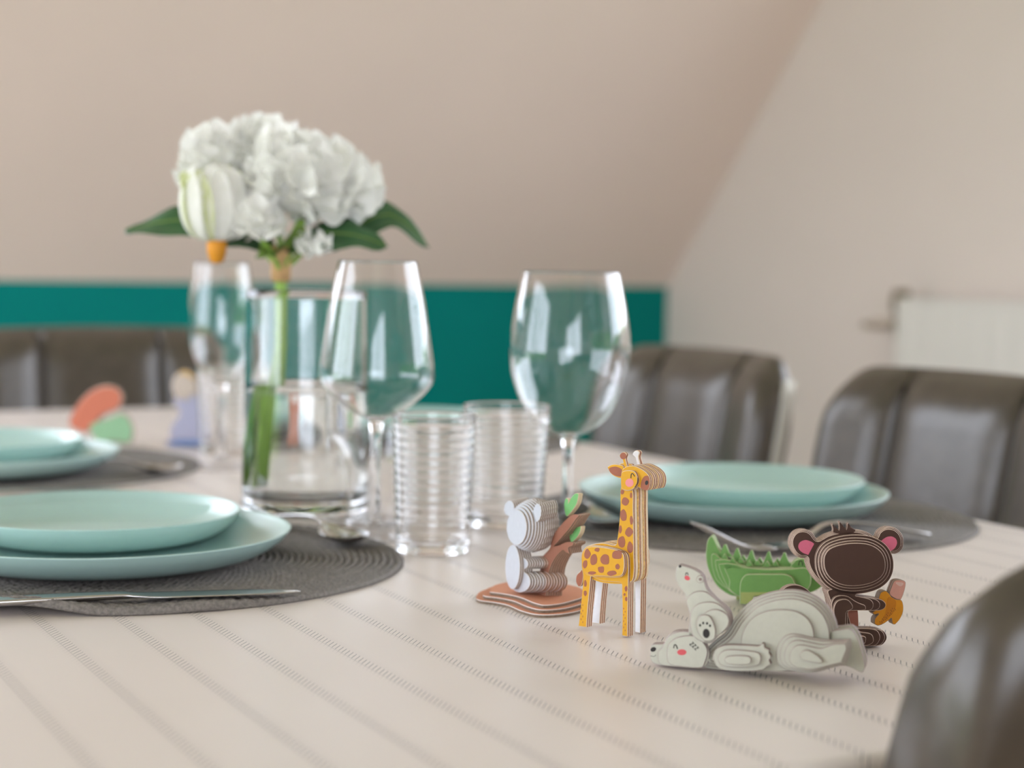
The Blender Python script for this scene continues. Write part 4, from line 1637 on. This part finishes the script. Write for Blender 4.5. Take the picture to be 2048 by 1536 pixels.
# ---- crocodile
CG, CC, CP = card('crocodile_green', (116, 166, 92)), mat('crocodile_core', (120, 150, 84), .8, noise=.2, scale=900), card('crocodile_ply', (206, 214, 176))
CL_ = card('crocodile_belly', (168, 182, 110))
ck_ = Toy('cardboard_crocodile', (1490, 1206), 16, 'green crocodile with pointed back spikes, layered cardboard, behind the monkey', crop=(1380, 1060, 7.877))
t = .002
y = lambda k: -(k + 1) * t


def cl_(pts, k, name='cardboard_layer', front=CG, th=t, **kw):
    return ck_.layer(pts, y(k), th, front, CC, CP, name, **kw)


K1 = [(250, 400), (255, 300), (272, 180), (310, 112), (345, 92), (345, 92), (380, 140), (420, 230), (470, 330), (540, 420), (700, 485), (900, 530), (1200, 560), (1540, 545), (1620, 490), (1700, 450), (1800, 440), (1950, 470), (2060, 560), (2160, 640), (2200, 700), (2150, 730), (1990, 740), (1990, 740), (2080, 800), (2100, 860), (1990, 950), (1800, 1010), (1400, 1040), (1010, 1060), (760, 1050), (600, 1012), (430, 885), (330, 725), (270, 560)]
kq = cl_(spl(K1), 1, 'body_layer')
for k in (0, -1, -2):
    ck_.layer(kq, y(k), t, CG, CC, CP, 'body_layer', uv=True)
for i, (k, x0, top) in enumerate(((2, 335, 380), (3, 395, 470), (4, 450, 530), (5, 530, 590))):
    q = spl([(x0, 480 + 30 * i), (x0 + 10, top + 5), (x0 + 70, top), (x0 + 190, max(top, 470)), (900, 560 + 12 * i), (1200, 585 + 12 * i), (1560, 580 + 12 * i), (1820, 600), (1900, 700), (1880, 900), (1700, 1010), (1300, 1040), (900, 1055), (760, 1040), (620, 960 - 10 * i), (x0 + 90, 800), (x0 + 25, 640)])
    cl_(q, k, 'body_layer')
    if k < 5:
        ck_.layer(ck_.loc(q, y(k)), y(-1 - k), t, CG, CC, CP, 'body_layer', uv=True)
legp = spl([(790, 1165), (790, 1165), (792, 900), (815, 780), (870, 712), (950, 690), (1300, 688), (1480, 690), (1600, 730), (1650, 810), (1665, 900), (1600, 985), (1400, 1010), (1000, 1040), (985, 1160), (985, 1160)])
lq = cl_(legp, 6, 'leg_layer')
ck_.layer(lq, y(7), t, CG, CC, CP, 'leg_layer', uv=True)
ck_.layer(lq, y(-6), t, CG, CC, CP, 'leg_layer', uv=True)
ck_.prints([np.array([(800, 980), (1640, 980), (1600, 985), (1400, 1008), (1000, 1038), (984, 1155), (797, 1158)])], y(7), CL_, 'belly_print')
for (xx, k) in ((1500, 7), (850, 2), (1500, -6), (780, -5)):
    cl_(np.array([(xx - 60, 960), (xx + 120, 960), (xx + 112, 1162), (xx - 56, 1162)], float), k, 'foot_layer', front=CL_)
for i, (px_, py_) in enumerate(((555, 225), (745, 285), (970, 320), (1240, 340), (1490, 355))):
    by = (420, 500, 545, 570, 560)[i]
    tri = np.array([(px_ - 115, by), (px_ - 90, by - 40), (px_ - 20, py_ + 8), (px_ + 12, py_), (px_ + 60, by - 70), (px_ + 115, by)], float)
    for k in (-1, 0, 1):
        q = cl_(tri, k, 'spike', bev=.00015)
for i, (px_, py_) in enumerate(((545, 372), (668, 428), (800, 430), (932, 478), (1062, 468), (1215, 488), (1345, 480))):
    by = py_ + 95
    tri = np.array([(px_ - 62, by), (px_ - 4, py_), (px_ + 6, py_), (px_ + 62, by)], float)
    cl_(tri, 2 + (i % 2), 'spike')
    ck_.layer(ck_.loc(tri, y(2)), y(-3), t, CG, CC, CP, 'spike', uv=True)
ck_.prints([stroke([(1712, 560), (1722, 500), (1745, 485), (1768, 505), (1775, 560)], 14)], y(1), M_INK, 'eye_print')
cl_(spl([(1600, 590), (1640, 500), (1700, 462), (1800, 450), (1900, 480), (1920, 620)]), 3, 'head_layer')
ck_.prints([stroke([(1712, 560), (1722, 502), (1745, 488), (1768, 507), (1775, 560)], 14)], y(3), M_INK, 'eye_print')

# ---- koala hugging a tree on a stepped base
KF, KC, KP = card('koala_grey', (197, 200, 208)), mat('koala_core', (122, 104, 88), .8, noise=.25, scale=900), card('koala_ply', (214, 206, 200))
KB, KBP = card('trunk_brown', (158, 104, 82)), card('trunk_ply', (206, 168, 146))
kz = TZ + .0062
kl = Toy('cardboard_koala', (1073, 1192), 64, 'grey layered cardboard koala hugging a brown branch on a stepped base', zbase=kz, crop=(940, 970, 5.485))
kl.e.location.z = TZ
kl.O = kl.O.copy()
t = .00158


def kk(pts, k, name, front=KF, core=KC, ply=KP, uv=False, bev=.00025):
    q = np.asarray(pts) if uv else kl.loc(pts, (k - 8.5) * t)
    q = q + np.array([0, kz - TZ]) if not uv else q
    kl.layer(q, (k - 8.5) * t, t * .93, front, core, ply, name, uv=True, bev=bev)
    return q


hh = [195, 218, 240, 258, 270, 280, 288, 292, 292, 288, 282, 274, 262, 248]
for k in range(14):
    jag = .0 if k < 7 else .022
    kk(ell(510 + 23.5 * k, 465 - 3.0 * k, hh[k] * .56, hh[k], 44, 0, jag), k, 'head_layer')
for k in range(3, 11):
    kk(ell(428 + 23 * (k - 3), 255 - 5 * (k - 3), 55, 86, 26, .1, .0 if k < 5 else .03), k, 'ear_layer')
    kk(ell(733 + 23 * (k - 3), 305 - 5 * (k - 3), 46, 104, 26, .1, .05), k, 'ear_layer')
for k in range(1, 7):
    kk(ell(466 + 24 * (k - 1), 900, 80, 245 - 3 * (k - 1), 40), k, 'body_layer')
for k in range(3, 17):
    kk(ell(548 + 30 * (k - 3), 1062, 112, 112 + (5 if k % 2 else 0), 40, -.1), k, 'leg_layer', KF, KC, KBP if k > 8 else KP)
for k in range(3, 13):
    kk(ell(556 + 27 * (k - 3), 856 - 1 * (k - 3), 84, 66, 30, .45), k, 'arm_layer', KF, KC, KBP if k > 9 else KP)
trunk = [(640, 1232), (640, 1232), (650, 1170), (700, 1080), (790, 940), (780, 860), (830, 770), (900, 690), (935, 560), (1000, 465), (1110, 352), (1180, 322), (1222, 336), (1222, 336), (1180, 380), (1110, 480), (1035, 565), (935, 672), (935, 672), (1000, 662), (1080, 628), (1150, 632), (1150, 660), (1100, 690), (1112, 752), (1112, 752), (1070, 728), (1040, 712), (960, 790), (900, 900), (880, 1010), (860, 1120), (850, 1232), (850, 1232)]
tq = kk(spl(trunk, 4), 12.45, 'trunk_layer', KB, KC, KBP, bev=0)
for k in (11.45, 13.45, 14.45, 15.45, 16.45, 17.45):
    sc_ = 1 - .03 * abs(k - 12)
    q = tq.copy()
    c0 = q[:, 0].mean()
    q[:, 0] = c0 + (q[:, 0] - c0) * sc_
    kk(q, k, 'trunk_layer', KB, KC, KBP, uv=True, bev=0)
LFM, LFC = card('koala_leaf', (112, 176, 104)), card('leaf_ply', (214, 196, 164))
for pts, k in (([(1032, 210), (1050, 145), (1078, 160), (1076, 205), (1076, 205), (1118, 125), (1160, 90), (1192, 96), (1192, 96), (1172, 200), (1122, 282), (1062, 345), (1040, 300)], 13),
               ([(1088, 500), (1108, 490), (1116, 545), (1116, 545), (1160, 470), (1217, 450), (1217, 450), (1208, 512), (1168, 582), (1112, 628), (1092, 570)], 15)):
    q = kk(spl(pts, 4), k, 'leaf_layer', LFM, LFC, LFC)
    kk(q, k + 1, 'leaf_layer', LFM, LFC, LFC, uv=True)
M_BASE = card('base_tan', (206, 140, 108))
base_px = [(66, 1272), (110, 1205), (240, 1162), (420, 1135), (640, 1118), (900, 1130), (1150, 1175), (1330, 1222), (1392, 1275), (1380, 1345), (1250, 1395), (1090, 1435), (900, 1456), (720, 1452), (560, 1412), (420, 1352), (260, 1318), (120, 1300)]
bw = []
for (a, b) in spl(base_px):
    p = P(940 + a / 5.485, 970 + b / 5.485, TZ)
    bw.append(((p - kl.O) @ kl.u, (p - kl.O) @ kl.v))
bw = np.array(bw)
for i in range(3):
    q = inset(bw, .0045 * i)
    n = len(q)
    nx = np.roll(q, -1, 0)
    if .5 * np.sum(q[:, 0] * nx[:, 1] - nx[:, 0] * q[:, 1]) < 0:
        q = q[::-1]
    z0 = .0022 * i
    v = [(a, b, z0) for a, b in q] + [(a, b, z0 + .0016) for a, b in q] + [(a, b, z0 + .0021) for a, b in q]
    f = [tuple(range(n))[::-1], tuple(2 * n + j for j in range(n))] + [(r * n + j, r * n + (j + 1) % n, (r + 1) * n + (j + 1) % n, (r + 1) * n + j) for r in (0, 1) for j in range(n)]
    obj('base_layer', v, f, [M_BASE, card('base_edge', (232, 222, 216)), KC], kl.e, mi=[2, 0] + [2] * n + [1] * n)

# ---- blurred figures farther down the table


def far_toy(name, foot, turn, label, parts, n=5, t=.002):
    y_ = Toy(name, foot, turn, label)
    for j, (pname, pts, m, k0, k1) in enumerate(parts):
        q = spl(pts)
        for k in range(k0, k1):
            c_ = abs(k - (k0 + k1 - 1) / 2) / max(1, (k1 - k0) / 2)
            y_.layer(inset(q, 3.0 * c_), -k * t, t * .95, m, KC, MP, pname)
    return y_


CO, CGN = card('orange_card', (200, 110, 80)), card('mint_card', (140, 184, 142))
far_toy('cardboard_parrot', (215, 884), 20, 'blurred orange and green layered cardboard bird at the far left', [
    ('body_layer', [(138, 848), (150, 815), (178, 784), (208, 771), (236, 776), (246, 796), (236, 818), (206, 832), (184, 856), (165, 866)], CO, -4, 4),
    ('wing_layer', [(178, 850), (214, 836), (246, 826), (266, 850), (262, 884), (226, 884), (196, 884)], CGN, -3, 5)])
far_toy('cardboard_rooster', (375, 893), 10, 'blurred grey and blue cardboard figure with a yellow top, beside the left wine glass', [
    ('body_layer', [(346, 800), (372, 788), (396, 790), (408, 830), (412, 880), (344, 880), (342, 850), (358, 826)], card('lilac_card', (176, 176, 200)), -4, 4),
    ('head_layer', [(344, 776), (350, 752), (366, 745), (386, 756), (394, 778), (380, 802), (356, 800)], card('cream_card', (206, 190, 176)), -3, 4),
    ('comb_layer', [(352, 756), (362, 742), (378, 742), (392, 758), (376, 764)], card('yellow_card', (222, 178, 70)), -2, 3),
    ('base_layer', [(340, 878), (412, 878), (414, 893), (338, 893)], card('blue_card', (104, 136, 190)), -6, 6)])
far_toy('cardboard_fox', (672, 905), 10, 'orange brown cardboard figure seen through the glass vase', [
    ('body_layer', [(648, 905), (646, 860), (640, 820), (652, 806), (668, 815), (684, 800), (696, 812), (692, 860), (700, 905)], card('fox_card', (196, 110, 70)), -4, 4)])
